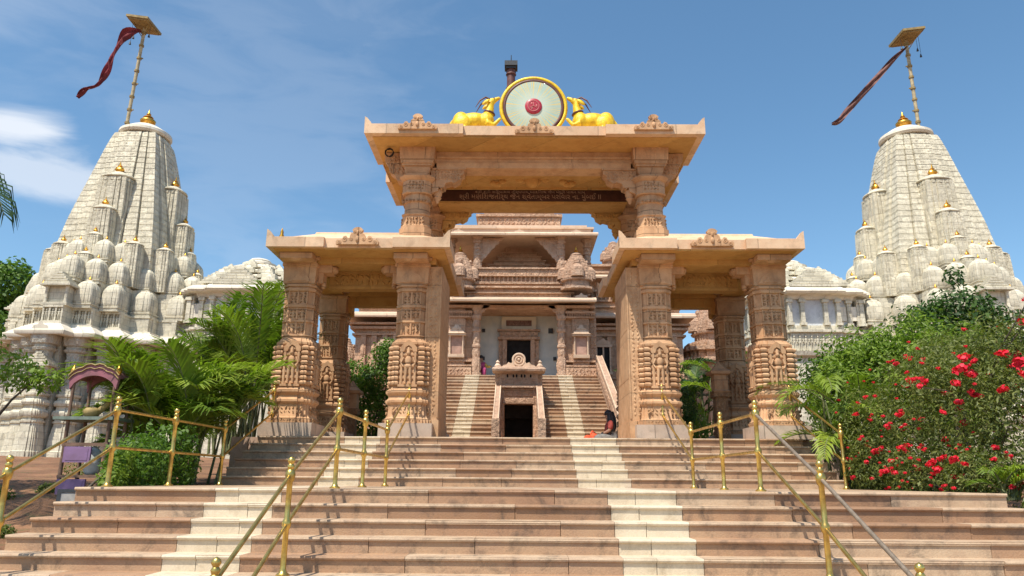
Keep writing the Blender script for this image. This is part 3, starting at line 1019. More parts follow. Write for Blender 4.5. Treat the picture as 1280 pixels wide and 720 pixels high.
def deer(s_, label):
    # s_ = +1: body to the left of the wheel looking right
    x0 = GX - s_ * 1.27; y0 = 15.02; z0 = 8.97
    t = thing('deer_statue', (x0, y0, z0), label, 'statue', 'golden deer beside the wheel')
    mb = MB()
    E_ = lambda c, r, rot=0: mb.ell((s_ * c[0], c[1], c[2]), r, 14, 10, 0, Euler((0, s_ * rot, 0)))
    E_((-.34, 0, .34), (.20, .22, .25)); E_((-.05, 0, .36), (.34, .21, .21)); E_((.22, 0, .35), (.19, .21, .23))
    E_((-.30, -.17, .24), (.2, .09, .2), .3); E_((-.30, .17, .24), (.2, .09, .2), .3)
    T_ = lambda pts, rr: mb.tube([(s_ * a, b, c) for a, b, c in pts], rr, 12)
    T_([(.20, 0, .38), (.27, 0, .54), (.30, 0, .70), (.31, 0, .84)], [.17, .12, .09, .08])
    E_((.33, 0, .86), (.11, .075, .085), -.4)
    T_([(.33, 0, .86), (.42, 0, .91), (.51, 0, .955), (.525, 0, .96)], [.075, .055, .036, .02])
    for sy in (-1, 1):
        T_([(-.22, sy * .2, .12), (-.42, sy * .2, .05), (-.12, sy * .23, .035), (-.06, sy * .23, .035)], [.07, .045, .035, .03])
    T_([(.24, -.15, .26), (.40, -.17, .20), (.52, -.15, .35), (.55, -.15, .37)], [.09, .055, .04, .03])
    T_([(.24, .15, .24), (.42, .17, .07), (.24, .18, .04), (.2, .18, .04)], [.09, .055, .04, .03])
    T_([(-.52, 0, .38), (-.57, 0, .30), (-.56, 0, .2)], [.04, .04, .015])
    me = mb.mesh('raw', [M['yellow']])
    ob = bpy.data.objects.new('raw', me); COL.objects.link(ob)
    md = ob.modifiers.new('r', 'REMESH'); md.mode = 'VOXEL'; md.voxel_size = .016; md.use_smooth_shade = True
    sm_ = ob.modifiers.new('s', 'SMOOTH'); sm_.factor = .5; sm_.iterations = 4
    bpy.context.view_layer.update()
    me = bpy.data.meshes.new_from_object(ob.evaluated_get(bpy.context.evaluated_depsgraph_get()))
    bpy.data.objects.remove(ob)
    me.name = 'body'
    me.polygons.foreach_set('use_smooth', [True] * len(me.polygons))
    link(me, 'body', t)
    for sy in (-1, 1):
        mb = MB(); mb.X = Matrix.Translation((x0, y0, z0))
        mb.tube([(s_ * .30, sy * .04, .90), (s_ * .2, sy * .06, .94), (s_ * .08, sy * .1, .84), (s_ * -.02, sy * .12, .66)], [.022, .02, .017, .006], 7)
        mb.build('horn', M['brown'], t, 60)
        mb = MB(); mb.X = Matrix.Translation((x0, y0, z0))
        mb.ell((s_ * .21, sy * .1, .80), (.11, .025, .045), 8, 5, 0, Euler((0, s_ * -.7, 0)))
        mb.build('ear', M['yellow'], t, 60)
    mb = MB(); mb.X = Matrix.Translation((x0 + s_ * .285, y0, z0 + .57)) @ Matrix.Rotation(s_ * .3, 4, 'Y')
    mb.torus((0, 0, 0), .118, .022, 20, 6, axis='z')
    mb.build('collar', M['brown'], t, 60)
    mb = MB(); mb.X = Matrix.Translation((x0, y0, z0))
    for sy in (-1, 1):
        mb.ell((s_ * .39, sy * .07, .915), (.018, .01, .014), 6, 4)
    mb.build('eyes', M['brown'], t, 60)


deer(1, 'yellow deer statue with dark horns lying left of the wheel, head raised to the right')
deer(-1, 'yellow deer statue with dark horns lying right of the wheel, head raised to the left')

# ------------------------------------------------------------------ pink temple behind the gateway
TX = 0.03
tm = thing('temple', (TX, 27.2, 2.4), 'pink sandstone temple seen through the gateway, with a balcony over its door', 'temple')
TS = [M['step0'], M['step1'], M['step2'], M['step3'], M['steppale']]
rg = random.Random(9)
mb = MB()
for k in range(20):
    y = 21.1 + .295 * k; zt = 2.4 + .145 * (k + 1)
    for x0, x1, st in ((-2.85, -.62, [(-1.95, -1.42)]), (.62, 2.85, [(1.42, 1.95)])):
        step_row(mb, TX + x0, TX + x1, y, zt, .3 if k < 19 else .8, .145, rg, [(TX + a, TX + b) for a, b in st], 2.3)
mb.build('staircase', TS, tm)


def sloped_rail(x0, x1, ya, za, yb, zb, h, mats):
    mb = MB()
    mb.extr([(ya, za - .3), (ya, za + h - .12), (yb, zb + h - .12), (yb, zb - .3)], x0 + .03, x1 - .03, 0, axis='x')
    mb.extr([(ya - .06, za + h - .12), (ya - .06, za + h), (yb, zb + h), (yb, zb + h - .12)], x0 + .03, x1 - .03, 0, axis='x')
    for q0, q1 in ((x0, x0 + .03), (x1 - .03, x1)):
        mb.extr([(ya - .08, za + h - .1), (ya - .08, za + h + .02), (yb, zb + h + .02), (yb, zb + h - .1)], q0, q1, 1, axis='x')
    mb.bx(x0 - .02, x1 + .02, ya - .14, ya - .08, 2.3, za + h + .05, 0)
    n = int((yb - ya) / .28)
    for i in range(n):
        t = (i + .5) / n
        y = ya + (yb - ya) * t; z = za + (zb - za) * t
        for xx in (x0 + .02, x1 - .02):
            mb.ell((xx, y, z + h * .45), (.035, .09, h * .26), 6, 4, 0)
    mb.build('balustrade', mats, tm, 40)


RM = [M['tcarved'], M['tpale']]
for sx in (-1, 1):
    sloped_rail(*sorted((TX + sx * .56, TX + sx * .74)), 21.05, 2.5, 23.75, 3.85, .74, RM)
    sloped_rail(*sorted((TX + sx * 2.85, TX + sx * 3.07)), 21.1, 2.5, 27.0, 5.35, .72, RM)

# entrance below the stairs
mb = MB()
for sx in (-1, 1):
    mb.bx(*sorted((TX + sx * .5, TX + sx * .64)), 21.3, 23.9, 2.3, 3.0)
    mb.bx(*sorted((TX + sx * .46, TX + sx * .76)), 23.72, 27.0, 2.3, 5.1)
mb.bx(TX - .46, TX + .46, 23.78, 27.0, 4.02, 5.1)
mb.bx(TX - .5, TX + .5, 23.70, 23.9, 3.98, 4.16)
mb.bx(TX - .46, TX + .46, 23.76, 23.95, 4.22, 4.46)
ent = mb.build('porch', M['tpink'], tm)
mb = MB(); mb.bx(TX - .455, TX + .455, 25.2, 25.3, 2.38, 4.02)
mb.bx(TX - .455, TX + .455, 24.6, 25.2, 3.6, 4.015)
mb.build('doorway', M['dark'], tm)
mb = MB()
mb.bx(TX - .72, TX + .72, 23.6, 23.75, 4.48, 4.56)
mb.bx(TX - .62, TX + .62, 23.64, 23.76, 4.57, 4.93)
relief(mb, TX - .58, TX + .58, 4.58, 4.78, 23.635, .09, .025, rg)
mb.stack(SQ, [(4.93, (.68, .2)), (4.98, (.84, .32)), (5.04, (.86, .34)), (5.10, (.82, .3)), (5.14, (.66, .2))], TX, 23.72, 0)
mb.build('parapet', M['tcarved'], tm, 30)
mb = MB()
for xx in (-.36, -.17, -.07, .09, .19, .38):
    mb.ell((TX + xx, 23.635, 4.85), (.03, .012, .055), 8, 5)
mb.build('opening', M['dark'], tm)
mb = MB()
mb.torus((TX, 23.68, 5.38), .19, .035, 24, 6)
mb.torus((TX, 23.67, 5.38), .10, .025, 20, 6)
mb.ell((TX, 23.67, 5.38), (.05, .05, .05), 8, 6)
mb.X = Matrix.Translation((TX, 23.7, 5.38)) @ Matrix.Rotation(R(90), 4, 'X'); mb.lathe([(.19, -.04), (.19, .02)], 0, 0, 24); mb.X = Matrix.Identity(4)
for sx in (-1, 1):
    mb.extr([(TX + sx * a, z) for a, z in ((.1, 5.14), (.55, 5.14), (.5, 5.2), (.4, 5.22), (.34, 5.3), (.24, 5.26), (.2, 5.33))], 23.66, 23.74)
    mb.lathe([(.1, 5.14), (.11, 5.18), (.05, 5.26), (.07, 5.3), (.01, 5.37)], TX + sx * .68, 23.7, 8)
mb.build('crest', M['tpale'], tm, 40)


def t_column(mb, x, y, z0, z1, h=.14):
    H = z1 - z0
    mb.stack(RATHA, [(z0, h * 1.5), (z0 + .12, h * 1.5), (z0 + .13, h * 1.25), (z0 + .25 * H, h * 1.2), (z0 + .26 * H, h * 1.05)], x, y)
    mb.stack(CHS, [(z0 + .25 * H, h), (z0 + .4 * H, h), (z0 + .41 * H, h * 1.2), (z0 + .44 * H, h * 1.2), (z0 + .45 * H, h * .95), (z0 + .62 * H, h * .95), (z0 + .63 * H, h * 1.2), (z0 + .67 * H, h * 1.25), (z0 + .68 * H, h * .9), (z0 + .8 * H, h * .95), (z0 + .81 * H, h * 1.3), (z0 + .86 * H, h * 1.4), (z0 + .87 * H, h * 1.1), (z0 + .93 * H, h * 1.2), (z1, h * 1.9)], x, y)
    for k in range(4):
        mb.X = Matrix.Translation((x, y, 0)) @ Matrix.Rotation(k * pi / 2, 4, 'Z')
        for f_, g_ in ((.27, .39), (.46, .61), (.69, .79)):
            mb.ell((0, -h * .98, z0 + (f_ + g_) / 2 * H), (h * .5, .03, (g_ - f_) * H * .42), 6, 4)
        mb.ell((0, -h * 1.2, z0 + .15 * H), (h * .6, .04, .07 * H), 6, 4)
    mb.X = Matrix.Identity(4)


# walls of the entrance storey
mb = MB()
for sx in (-1, 1):
    for (a, b, y) in ((1.74, 2.0, 27.25), (2.0, 2.62, 27.1), (2.62, 2.9, 27.3)):
        x0, x1 = sorted((TX + sx * a, TX + sx * b))
        mb.bx(x0, x1, y, 29, 5.25, 8.0)
    x0, x1 = sorted((TX + sx * 1.74, TX + sx * 2.84))
    mb.bx(x0, x1, 26.95, 27.3, 5.25, 5.62)
    mb.bx(x0, x1, 27.0, 27.3, 5.66, 5.72); mb.bx(x0, x1, 27.04, 27.3, 5.84, 5.9)
    mb.bx(x0, x1, 27.02, 27.3, 7.5, 7.56); mb.bx(x0, x1, 26.96, 27.3, 7.66, 7.74); mb.bx(x0, x1, 26.9, 27.3, 7.86, 7.95)
    for i in range(12):
        xx = x0 + .05 + i * .09
        mb.bx(xx, xx + .045, 26.98, 27.02, 7.57, 7.65)
mb.bx(TX - 3.0, TX + 3.0, 27.0, 29, 2.3, 5.24)
for sx in (-1, 1):
    relief(mb, *sorted((TX + sx * 2.02, TX + sx * 2.6)), 7.3, 7.5, 27.1, .08, .03, rg)
    relief(mb, *sorted((TX + sx * 1.78, TX + sx * 2.82)), 5.3, 5.6, 26.95, .13, .03, rg)
    relief(mb, *sorted((TX + sx * 2.64, TX + sx * 2.88)), 5.95, 7.45, 27.3, .11, .04, rg)
wall = mb.build('wall', M['tpink'], tm)
for sx in (-1, 1):
    xx = TX + sx * 2.31
    mb = MB()
    mb.bx(xx - .3, xx + .3, 26.93, 27.1, 5.98, 6.1)
    for q in (-1, 1):
        mb.lathe([(.04, 6.1), (.03, 6.14), (.028, 6.75), (.04, 6.8)], xx + q * .24, 27.0, 8)
    mb.bx(xx - .34, xx + .34, 26.9, 27.1, 6.8, 6.87)
    mb.stack(SQ, [(6.87, (.36, .16)), (6.9, (.28, .12)), (6.98, (.26, .1)), (7.0, (.2, .09)), (7.1, (.16, .08)), (7.12, (.1, .07)), (7.22, (.05, .04))], xx, 27.02)
    relief(mb, xx - .2, xx + .2, 6.89, 7.1, 26.93, .09, .03, rg)
    nch = mb.build('niche', M['tpale'], tm, 35)
    mb = MB(); mb.bx(xx - .2, xx + .2, 27.06, 27.098, 6.11, 6.79)
    mb.build('panel', plain('niche_back', (0.5, 0.3, 0.22), .7), nch)
for sx in (-1, 1):
    for yy, zz in ((27.15, 5.3),):
        mb = MB(); t_column(mb, TX + sx * 1.58, yy, zz, 7.95, .13)
        mb.extr([(TX + sx * (1.58 - a), z) for a, z in ((.1, 8.0), (.5, 8.0), (.46, 7.9), (.34, 7.86), (.3, 7.74), (.2, 7.7), (.16, 7.55), (.1, 7.5))], yy - .1, yy + .1)
        mb.build('column', M['tcarved'], tm, 35)
# recessed pale wall with framed dark door
mb = MB()
mb.bx(TX - 1.75, TX + 1.75, 28.6, 28.8, 5.25, 8.0)
bw = mb.build('recessed_wall', M['wallblue'], tm)
mb = MB()
for sx in (-1, 1): mb.bx(*sorted((TX + sx * .7, TX + sx * 1.73)), 28.585, 28.61, 5.27, 5.5)
mb.build('dado', M['bluepaint'], bw)
mb = MB(); mb.bx(TX - 1.75, TX + 1.75, 26.9, 28.8, 5.15, 5.285); mb.build('porch_floor', M['tpink'], tm)
mb = MB(); mb.bx(TX - 1.75, TX + 1.75, 27.25, 28.6, 7.9, 8.0)
mb.bx(TX - 1.5, TX + 1.5, 27.05, 27.3, 7.85, 7.98)
mb.build('porch_ceiling', M['tpink'], tm)
mb = MB()
for sx in (-1, 1):
    mb.bx(*sorted((TX + sx * .46, TX + sx * .62)), 28.35, 28.6, 5.28, 7.0)
    mb.bx(*sorted((TX + sx * .62, TX + sx * .78)), 28.45, 28.6, 5.28, 6.9)
mb.bx(TX - .82, TX + .82, 28.3, 28.6, 6.92, 7.02); mb.bx(TX - .75, TX + .75, 28.38, 28.6, 7.04, 7.24); mb.bx(TX - .84, TX + .84, 28.3, 28.6, 7.26, 7.32)
for i in range(7): mb.ell((TX - .63 + i * .21, 28.37, 7.14), (.08, .03, .08), 8, 5)
fr = mb.build('door_frame', M['tcarved'], tm, 40)
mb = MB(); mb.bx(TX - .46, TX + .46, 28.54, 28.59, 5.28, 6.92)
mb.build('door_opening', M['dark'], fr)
mb = MB(); mb.bx(TX - .68, TX + .68, 28.5, 28.6, 7.36, 7.86)
mb.build('sign_panel', plain('cream_panel', (0.72, 0.66, 0.52), .5, 0, .06, 3), tm)
mb = MB(); mb.bx(TX - .5, TX + .5, 28.47, 28.5, 7.48, 7.70)
pl_ = mb.build('name_plate', plain('name_plate_brown', (0.2, 0.1, 0.07), .5), tm)
writing('શ્રી આદિનાથ જૈન મંદિર', .1, TX, 28.465, 7.64, M['letters'], pl_, .7)
writing('શ્રી જૈન શ્વેતામ્બર તીર્થ', .1, TX, 28.465, 7.54, M['letters'], pl_, .8)
for xx, zz in ((-1.38, 7.3), (-1.38, 6.2), (1.25, 7.3), (1.4, 6.2)):
    mb = MB(); s_ = .09 if (xx > 0 and zz > 7) else .06
    mb.bx(TX + xx - s_, TX + xx + s_, 28.5, 28.6, zz - s_, zz + s_ * 1.1)
    mb.bx(TX + xx - s_ * .6, TX + xx + s_ * .6, 28.49, 28.5, zz - s_ * .6, zz + s_ * .6)
    mb.build('lantern', M['darkgrey'], tm)


def chajja(mb, x0, x1, yf, yb, z, t=.16, over=.0):
    """curved overhanging eave seen from the front"""
    mb.extr([(yb, z), (yf + .12, z - .03), (yf, z - .09), (yf - .01, z - .02), (yf + .05, z + t * .35), (yf + .25, z + t * .8), (yf + .5, z + t), (yb, z + t + .03)], x0, x1, 0, axis='x')


def mini_crest(mb, x, y, z, w, h):
    mb.extr([(x - w, z), (x + w, z), (x + w * .7, z + h * .5), (x + w * .3, z + h * .6), (x, z + h), (x - w * .3, z + h * .6), (x - w * .7, z + h * .5)], y, y + .06)


mb = MB()
chajja(mb, TX - 2.85, TX + 2.85, 26.45, 28.8, 8.08)
for x in (-2.3, 2.3): mini_crest(mb, TX + x, 26.5, 8.12, .27, .22)
mb.build('eave', M['tpale'], tm, 30)
mb = MB()
for (z0, z1, y, hx) in ((8.26, 8.38, 26.9, 1.95), (8.38, 8.42, 26.78, 2.05), (8.44, 8.6, 26.95, 1.9), (8.6, 8.66, 26.8, 2.0), (8.68, 8.76, 26.95, 1.85)):
    mb.bx(TX - hx, TX + hx, y, 29, z0, z1)
mb.bx(TX - 1.85, TX + 1.85, 26.85, 27.05, 8.76, 8.84)
mb.bx(TX - 1.85, TX + 1.85, 26.83, 27.07, 9.06, 9.12)
mb.bx(TX - 1.82, TX + 1.82, 26.87, 27.03, 9.12, 9.32)
mb.bx(TX - 1.88, TX + 1.88, 26.81, 27.07, 9.33, 9.39)
for i in range(22):
    mb.lathe([(.05, 8.84), (.03, 8.88), (.045, 8.95), (.03, 9.02), (.05, 9.06)], TX - 1.75 + i * .1667, 26.95, 6)
relief(mb, TX - 1.8, TX + 1.8, 9.13, 9.31, 26.87, .1, .025, rg)
relief(mb, TX - 1.85, TX + 1.85, 8.46, 8.59, 26.95, .09, .03, rg)
relief(mb, TX - 1.9, TX + 1.9, 8.28, 8.37, 26.9, .09, .03, rg)
mb.bx(TX - 1.8, TX + 1.8, 27.0, 27.4, 8.76, 9.05)
mb.build('balcony', M['tpink'], tm, 30)
for sx in (-1, 1):
    for a, yy in ((1.6, 26.98), (2.62, 27.3)):
        mb = MB(); t_column(mb, TX + sx * a, yy, 9.0 if a > 2 else 9.36, 10.62, .12)
        if a < 2:
            sp = [(.1, 10.6), (1.0, 10.6), (.93, 10.5), (.84, 10.46), (.8, 10.34), (.7, 10.3), (.64, 10.18), (.54, 10.12), (.48, 10.0), (.4, 9.94), (.34, 9.82), (.24, 9.76), (.2, 9.66), (.1, 9.6)]
            mb.extr([(TX + sx * (a - q), z) for q, z in sp], yy - .06, yy + .06)
            relief(mb, *sorted((TX + sx * (a - .15), TX + sx * (a - .75))), 10.32, 10.58, yy - .06, .09, .03, rg)
            relief(mb, *sorted((TX + sx * (a - .15), TX + sx * (a - .4))), 9.95, 10.3, yy - .06, .09, .03, rg)
        mb.build('column', M['tcarved'], tm, 35)
# corbelled dim ceiling behind the balcony opening
mb = MB()
for i in range(7):
    z = 9.3 + i * .195; h = 1.5 - i * .16
    mb.bx(TX - h, TX + h, 28.0 + i * .07, 31, z, z + .15)
    mb.bx(TX - h - .05, TX + h + .05, 27.95 + i * .07, 31, z + .15, z + .195)
mb.bx(TX - .6, TX + .6, 27.9, 28.1, 9.2, 9.52)
mb.bx(TX - 2.9, TX + 2.9, 30.6, 30.9, 8.0, 10.8)
mb.build('inner_hall', M['tpink'], tm)
mb = MB()
chajja(mb, TX - 2.95, TX + 2.98, 26.5, 30.5, 10.66, .14)
for x in (-2.3, 0, 2.15): mini_crest(mb, TX + x, 26.55, 10.68, .22, .16)
mb.bx(TX - 2.7, TX + 2.75, 26.9, 30.5, 10.84, 10.95)
mb.bx(TX - 2.76, TX + 2.85, 26.85, 30.5, 10.95, 11.02)
mb.bx(TX - 2.5, TX + 2.6, 27.0, 30.4, 11.02, 11.14)
mb.build('eave', M['tpale'], tm, 30)
mb = MB()
mb.bx(TX - 1.72, TX + 1.7, 27.3, 30, 11.14, 11.24); mb.bx(TX - 1.62, TX + 1.6, 27.4, 30, 11.24, 11.62); mb.bx(TX - 1.7, TX + 1.68, 27.32, 30, 11.62, 11.72)
mb.bx(TX - 1.4, TX + 1.38, 27.7, 30, 11.72, 12.0); mb.bx(TX - 1.0, TX + 1.0, 28, 30, 12.0, 12.3)
relief(mb, TX - 1.58, TX + 1.56, 11.27, 11.6, 27.4, .16, .04, rg)
mb.build('roof', M['tpink'], tm)


def turret(parent, cx, cy, z, s, mats, name='turret', gold=True):
    """small ribbed shrine spire with cupped body, disc and gilt tip"""
    mb = MB()
    mb.stack(RATHA, [(z, .62 * s), (z + .08 * s, .62 * s), (z + .1 * s, .5 * s), (z + .32 * s, .5 * s), (z + .34 * s, .6 * s), (z + .4 * s, .62 * s), (z + .43 * s, .52 * s)], cx, cy)
    prof = []
    n = 8
    for i in range(n):
        t = i / n
        r = .56 * (1 - t ** 1.7 * .66)
        z0 = z + (.43 + t * .95) * s; z1 = z0 + .95 / n * s
        prof += [(z0, r * s), (z1 - .02 * s, r * s * .985), (z1, r * s * .9)]
    mb.stack(RATHA, prof, cx, cy)
    for k in range(4):
        mb.X = Matrix.Translation((cx, cy, 0)) @ Matrix.Rotation(k * pi / 2, 4, 'Z')
        mb.stack(RATHA, [(z + .45 * s, .26 * s), (z + .8 * s, .24 * s), (z + .95 * s, .12 * s), (z + 1.0 * s, .14 * s), (z + 1.05 * s, .02 * s)], 0, -.48 * s)
        mb.ell((0, -.4 * s, z + 1.12 * s), (.13 * s, .08 * s, .12 * s), 7, 4)
    mb.X = Matrix.Identity(4)
    mb.lathe([(.17 * s, z + 1.36 * s), (.24 * s, z + 1.4 * s), (.25 * s, z + 1.44 * s), (.18 * s, z + 1.5 * s), (.1 * s, z + 1.54 * s)], cx, cy, 14)
    t = mb.build(name, mats, parent, 30)
    if gold:
        gm = MB(); gm.lathe([(.06 * s, z + 1.54 * s), (.09 * s, z + 1.6 * s), (.04 * s, z + 1.66 * s), (.05 * s, z + 1.69 * s), (.01 * s, z + 1.82 * s)], cx, cy, 10)
        gm.build('finial', M['gold'], t, 60)
    return t


for sx in (-1, 1):
    turret(tm, TX + sx * 2.2 - .04, 26.95, 8.5, .98, M['tcarved'])
# wings
for sx in (-1, 1):
    def X2(a, b): return sorted((TX + sx * a, TX + sx * b))
    mb = MB()
    mb.bx(*X2(2.95, 6.55), 29.2, 33, 2.3, 7.75)
    for z0, z1, o in ((2.3, 3.1, .35), (3.1, 3.2, .45), (3.5, 3.6, .3), (4.4, 4.5, .3), (5.2, 5.3, .22), (5.5, 5.56, .12), (7.2, 7.28, .12), (7.45, 7.55, .2), (7.62, 7.7, .28)):
        mb.bx(*X2(2.95, 6.55 + o), 29.2 - o, 33, z0, z1)
    for i in range(8):
        xa, xb = X2(3.1 + i * .43, 3.3 + i * .43)
        mb.bx(xa, xb, 29.08, 29.2, 5.57, 7.19)
        mb.ell(((xa + xb) / 2, 29.08, 6.6), (.08, .05, .3), 6, 4)
    mb.bx(*X2(2.95, 6.5), 29.3, 33, 8.2, 8.4); mb.bx(*X2(2.95, 6.6), 29.15, 33, 8.4, 8.46)
    mb.bx(*X2(2.95, 6.4), 29.35, 33, 8.46, 8.66); mb.bx(*X2(2.95, 6.5), 29.2, 33, 8.66, 8.73)
    mb.bx(*X2(2.95, 6.45), 29.5, 29.7, 8.73, 9.16); mb.bx(*X2(2.95, 6.5), 29.28, 29.6, 9.1, 9.17)
    n = 20
    for i in range(n):
        xx = TX + sx * (3.0 + i * .178)
        mb.lathe([(.055, 8.73), (.035, 8.8), (.05, 8.9), (.035, 9.02), (.055, 9.1)], xx, 29.4, 6)
    mb.build('wing', M['tpink'], tm, 30)
    mb = MB(); chajja(mb, *X2(2.8, 7.0), 28.6, 33, 7.95, .2)
    mb.build('eave', M['tpale'], tm, 30)
    # upper block of the wing
    mb = MB()
    for z0, z1, a, yy in ((8.7, 9.3, 4.9, 31.0), (9.3, 9.4, 5.1, 30.8), (9.4, 10.3, 4.7, 31.1), (10.3, 10.4, 5.1, 30.8), (10.65, 10.75, 4.95, 30.9), (10.4, 10.65, 4.7, 31.1)):
        mb.bx(*X2(2.95, a), yy, 34, z0, z1)
    mb.build('upper_wing', M['tpink'], tm, 30)
    mb = MB(); chajja(mb, *X2(2.9, 5.2), 30.5, 33, 10.1, .16)
    mb.build('eave', M['tpale'], tm, 30)
    turret(tm, TX + sx * 4.2, 31.6, 10.75, .8, M['tcarved'], 'dome', False)
    # windows
    for xx in (3.35, 4.3, 5.3):
        mb = MB()
        xa, xb = X2(xx - .3, xx + .3)
        for q in (xa, (xa + xb) / 2 - .03, xb - .06):
            mb.bx(q, q + .06, 28.98, 29.1, 5.75, 6.75)
        mb.bx(xa - .05, xb + .05, 28.96, 29.1, 6.75, 6.86); mb.bx(xa - .05, xb + .05, 28.94, 29.1, 5.66, 5.75)
        mini_crest(mb, (xa + xb) / 2, 28.97, 6.87, .3, .25)
        w_ = mb.build('window', M['tpale'], tm)
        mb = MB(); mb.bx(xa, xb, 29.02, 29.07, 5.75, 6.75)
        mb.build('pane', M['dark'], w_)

# small pink shrines beyond the gateway, right and left
for (cx, cy, z, s, lab) in ((8.3, 31.5, 7.3, 1.25, 'small pink sandstone shrine spire rising right of the temple wing, behind the palm'),
                            (-7.35, 31.0, 6.0, .95, 'small pink sandstone shrine spire left of the temple wing, half hidden by the gateway')):
    t = thing('shrine', (cx, cy, 2.4), lab, 'shrine')
    turret(t, cx, cy, z, s, M['tcarved'], 'spire', False)
    mb = MB()
    for z0, z1, h in ((2.3, 3.0, 1.2), (3.0, 3.1, 1.3), (3.1, z - 1.6, .95), (z - 1.6, z - 1.45, 1.25), (z - 1.45, z - .9, .95), (z - .9, z - .75, 1.3), (z - .75, z - .4, .95), (z - .4, z - .25, 1.15), (z - .25, z, .85)):
        mb.stack(RATHA, [(z0, h * s), (z1, h * s)], cx, cy)
    mb.build('body', M['tpink'], t, 30)
# red-brown flag column on the temple's axis, its head above the wheel
pt = thing('pillar', (-.42, 34.0, 8.0), 'dark red banded pillar with a flat cap rising behind the golden wheel', 'pillar')
mb = MB()
mb.lathe([(.21, 8.0), (.21, 22.3)], -.42, 34, 16)
for i in range(5): mb.lathe([(.23, 18.5 + i * .8), (.27, 18.55 + i * .8), (.26, 18.6 + i * .8)], -.42, 34, 16)
mb.build('shaft', M['redbrown'], pt, 40)
mb = MB(); mb.bx(-.42 - .25, -.42 + .25, 33.75, 34.25, 22.02, 22.14); mb.bx(-.42 - .33, -.42 + .33, 33.67, 34.33, 22.14, 22.4); mb.lathe([(.03, 22.4), (.02, 22.9)], -.42, 34, 8)
mb.build('cap', M['darkgrey'], pt, 40)
mb = MB(); mb.bx(-1.5, .7, 33, 35, 2.4, 8.4)
mb.build('base', M['tpink'], pt)


# ------------------------------------------------------------------ white temples
DD = [6.0, 5.2, 4.4, 3.5]


def outline(k=1.0, grow=0.0):
    """stepped plan polygon, counter clockwise"""
    pts = []
    q = []
    for i in range(-3, 4):
        a = (i - .5) * 1.0 * k; b = (i + .5) * 1.0 * k
        d = DD[abs(i)] * k + grow
        if i == -3: a -= grow
        if i == 3: b += grow
        if i < 0: q += [(a - (grow if i > -3 else 0), -d), (b - grow, -d)]
        elif i == 0: q += [(a - grow, -d), (b + grow, -d)]
        else: q += [(a + grow, -d), (b + (grow if i < 3 else 0), -d)]
    for r in range(4):
        for x, y in q[:-1]:
            for _ in range(r): x, y = -y, x
            pts.append((x, y))
    return pts


def facets(sides):
    out = []
    for r in sides:
        for i in range(-3, 4):
            x, y = i * 1.0, -DD[abs(i)]
            for _ in range(r): x, y = -y, x
            out.append((x, y, r, i))
    seen = set(); res = []
    for f in out:
        key = (round(f[0], 2), round(f[1], 2))
        if abs(f[3]) == 3:
            cx_, cy_ = (3.5 if f[0] > 0 else -3.5), (3.5 if f[1] > 0 else -3.5)
            key = ('c', cx_, cy_)
            if key in seen: continue
            seen.add(key)
            res.append((cx_ * .857, cy_ * .857, f[2], f[3])); continue
        res.append(f)
    return res


_cache = {}


def cached(key, fn):
    if key not in _cache: _cache[key] = fn()
    return _cache[key]


def spirelet_mesh():
    """smooth bell shaped dome on a square base, a middle rib on each face, disc and tiny gilt tip"""
    mb = MB()
    P = []
    q = [(1, .24), (.94, .24), (.94, .62), (.9, .62), (.9, .8), (.8, .9), (.62, .9), (.62, .94), (.24, .94), (.24, 1)]
    for k in range(4):
        for x, y in q:
            for _ in range(k): x, y = -y, x
            P.append((x, y))
    mb.stack(SQ, [(0, .47), (.06, .47), (.07, .43), (.13, .43), (.14, .47), (.19, .47)])
    prof = [(.19, .40), (.2, .44)]
    for i in range(12):
        t = i / 11
        r_ = .455 + .02 * sin(pi * min(1, t * 2)) if t < .42 else .455 * (1 - ((t - .42) / .64) ** 2.4) ** .5
        prof.append((.22 + t * .88, r_))
    prof.append((1.11, .1))
    mb.stack(P, prof)
    mb.lathe([(.14, 1.04), (.2, 1.09), (.2, 1.13), (.12, 1.17)], n=12)
    mb.mi = 1
    mb.lathe([(.05, 1.17), (.075, 1.22), (.035, 1.27), (.01, 1.36)], n=8)
    return mb.mesh('spirelet', [M['white'], M['gold']], smooth=40)


def urushringa_mesh():
    """half spire: unit radius .8 body of height 5 with disc and gilt pot"""
    mb = MB()
    prof = []
    n = 16
    for i in range(n):
        t = i / n
        r = .92 * (1 - .12 * t ** 3)
        z0 = t * 4.62; z1 = z0 + 4.62 / n
        prof += [(z0, r), (z1 - .02, r * .998), (z1 - .017, r * .985), (z1, r * .985)]
    P = []
    q = [(1, .26), (.9, .26), (.9, .31), (.95, .31), (.95, .56), (.84, .56), (.84, .62), (.88, .62), (.88, .88), (.62, .88), (.62, .84), (.56, .84), (.56, .95), (.31, .95), (.31, .9), (.26, .9), (.26, 1)]
    for k in range(4):
        for x, y in q:
            for _ in range(k): x, y = -y, x
            P.append((x, y))
    mb.stack(P, prof)
    for k in range(4):
        mb.X = Matrix.Rotation(k * pi / 2, 4, 'Z')
        for i in range(n):
            for u, f in ((-.43, .95), (0, 1), (.43, .95)):
                z = (i + .5) * 4.62 / n
                mb.bx(u * .85 - .06, u * .85 + .06, -.85 * f - .015, -.8 * f + .06, z - .07, z + .07)
        mb.X = Matrix.Identity(4)
    mb.lathe([(.6, 4.55), (.75, 4.64), (.88, 4.66), (.93, 4.71), (.9, 4.78), (.72, 4.88), (.5, 5.0), (.34, 5.08), (.26, 5.12)], n=24)
    mb.mi = 1
    mb.lathe([(.14, 5.12), (.16, 5.18), (.27, 5.3), (.22, 5.42), (.1, 5.5), (.14, 5.54), (.06, 5.62), (.02, 5.85)], n=12)
    return mb.mesh('spire', [M['whitecarved'], M['gold']], smooth=32)


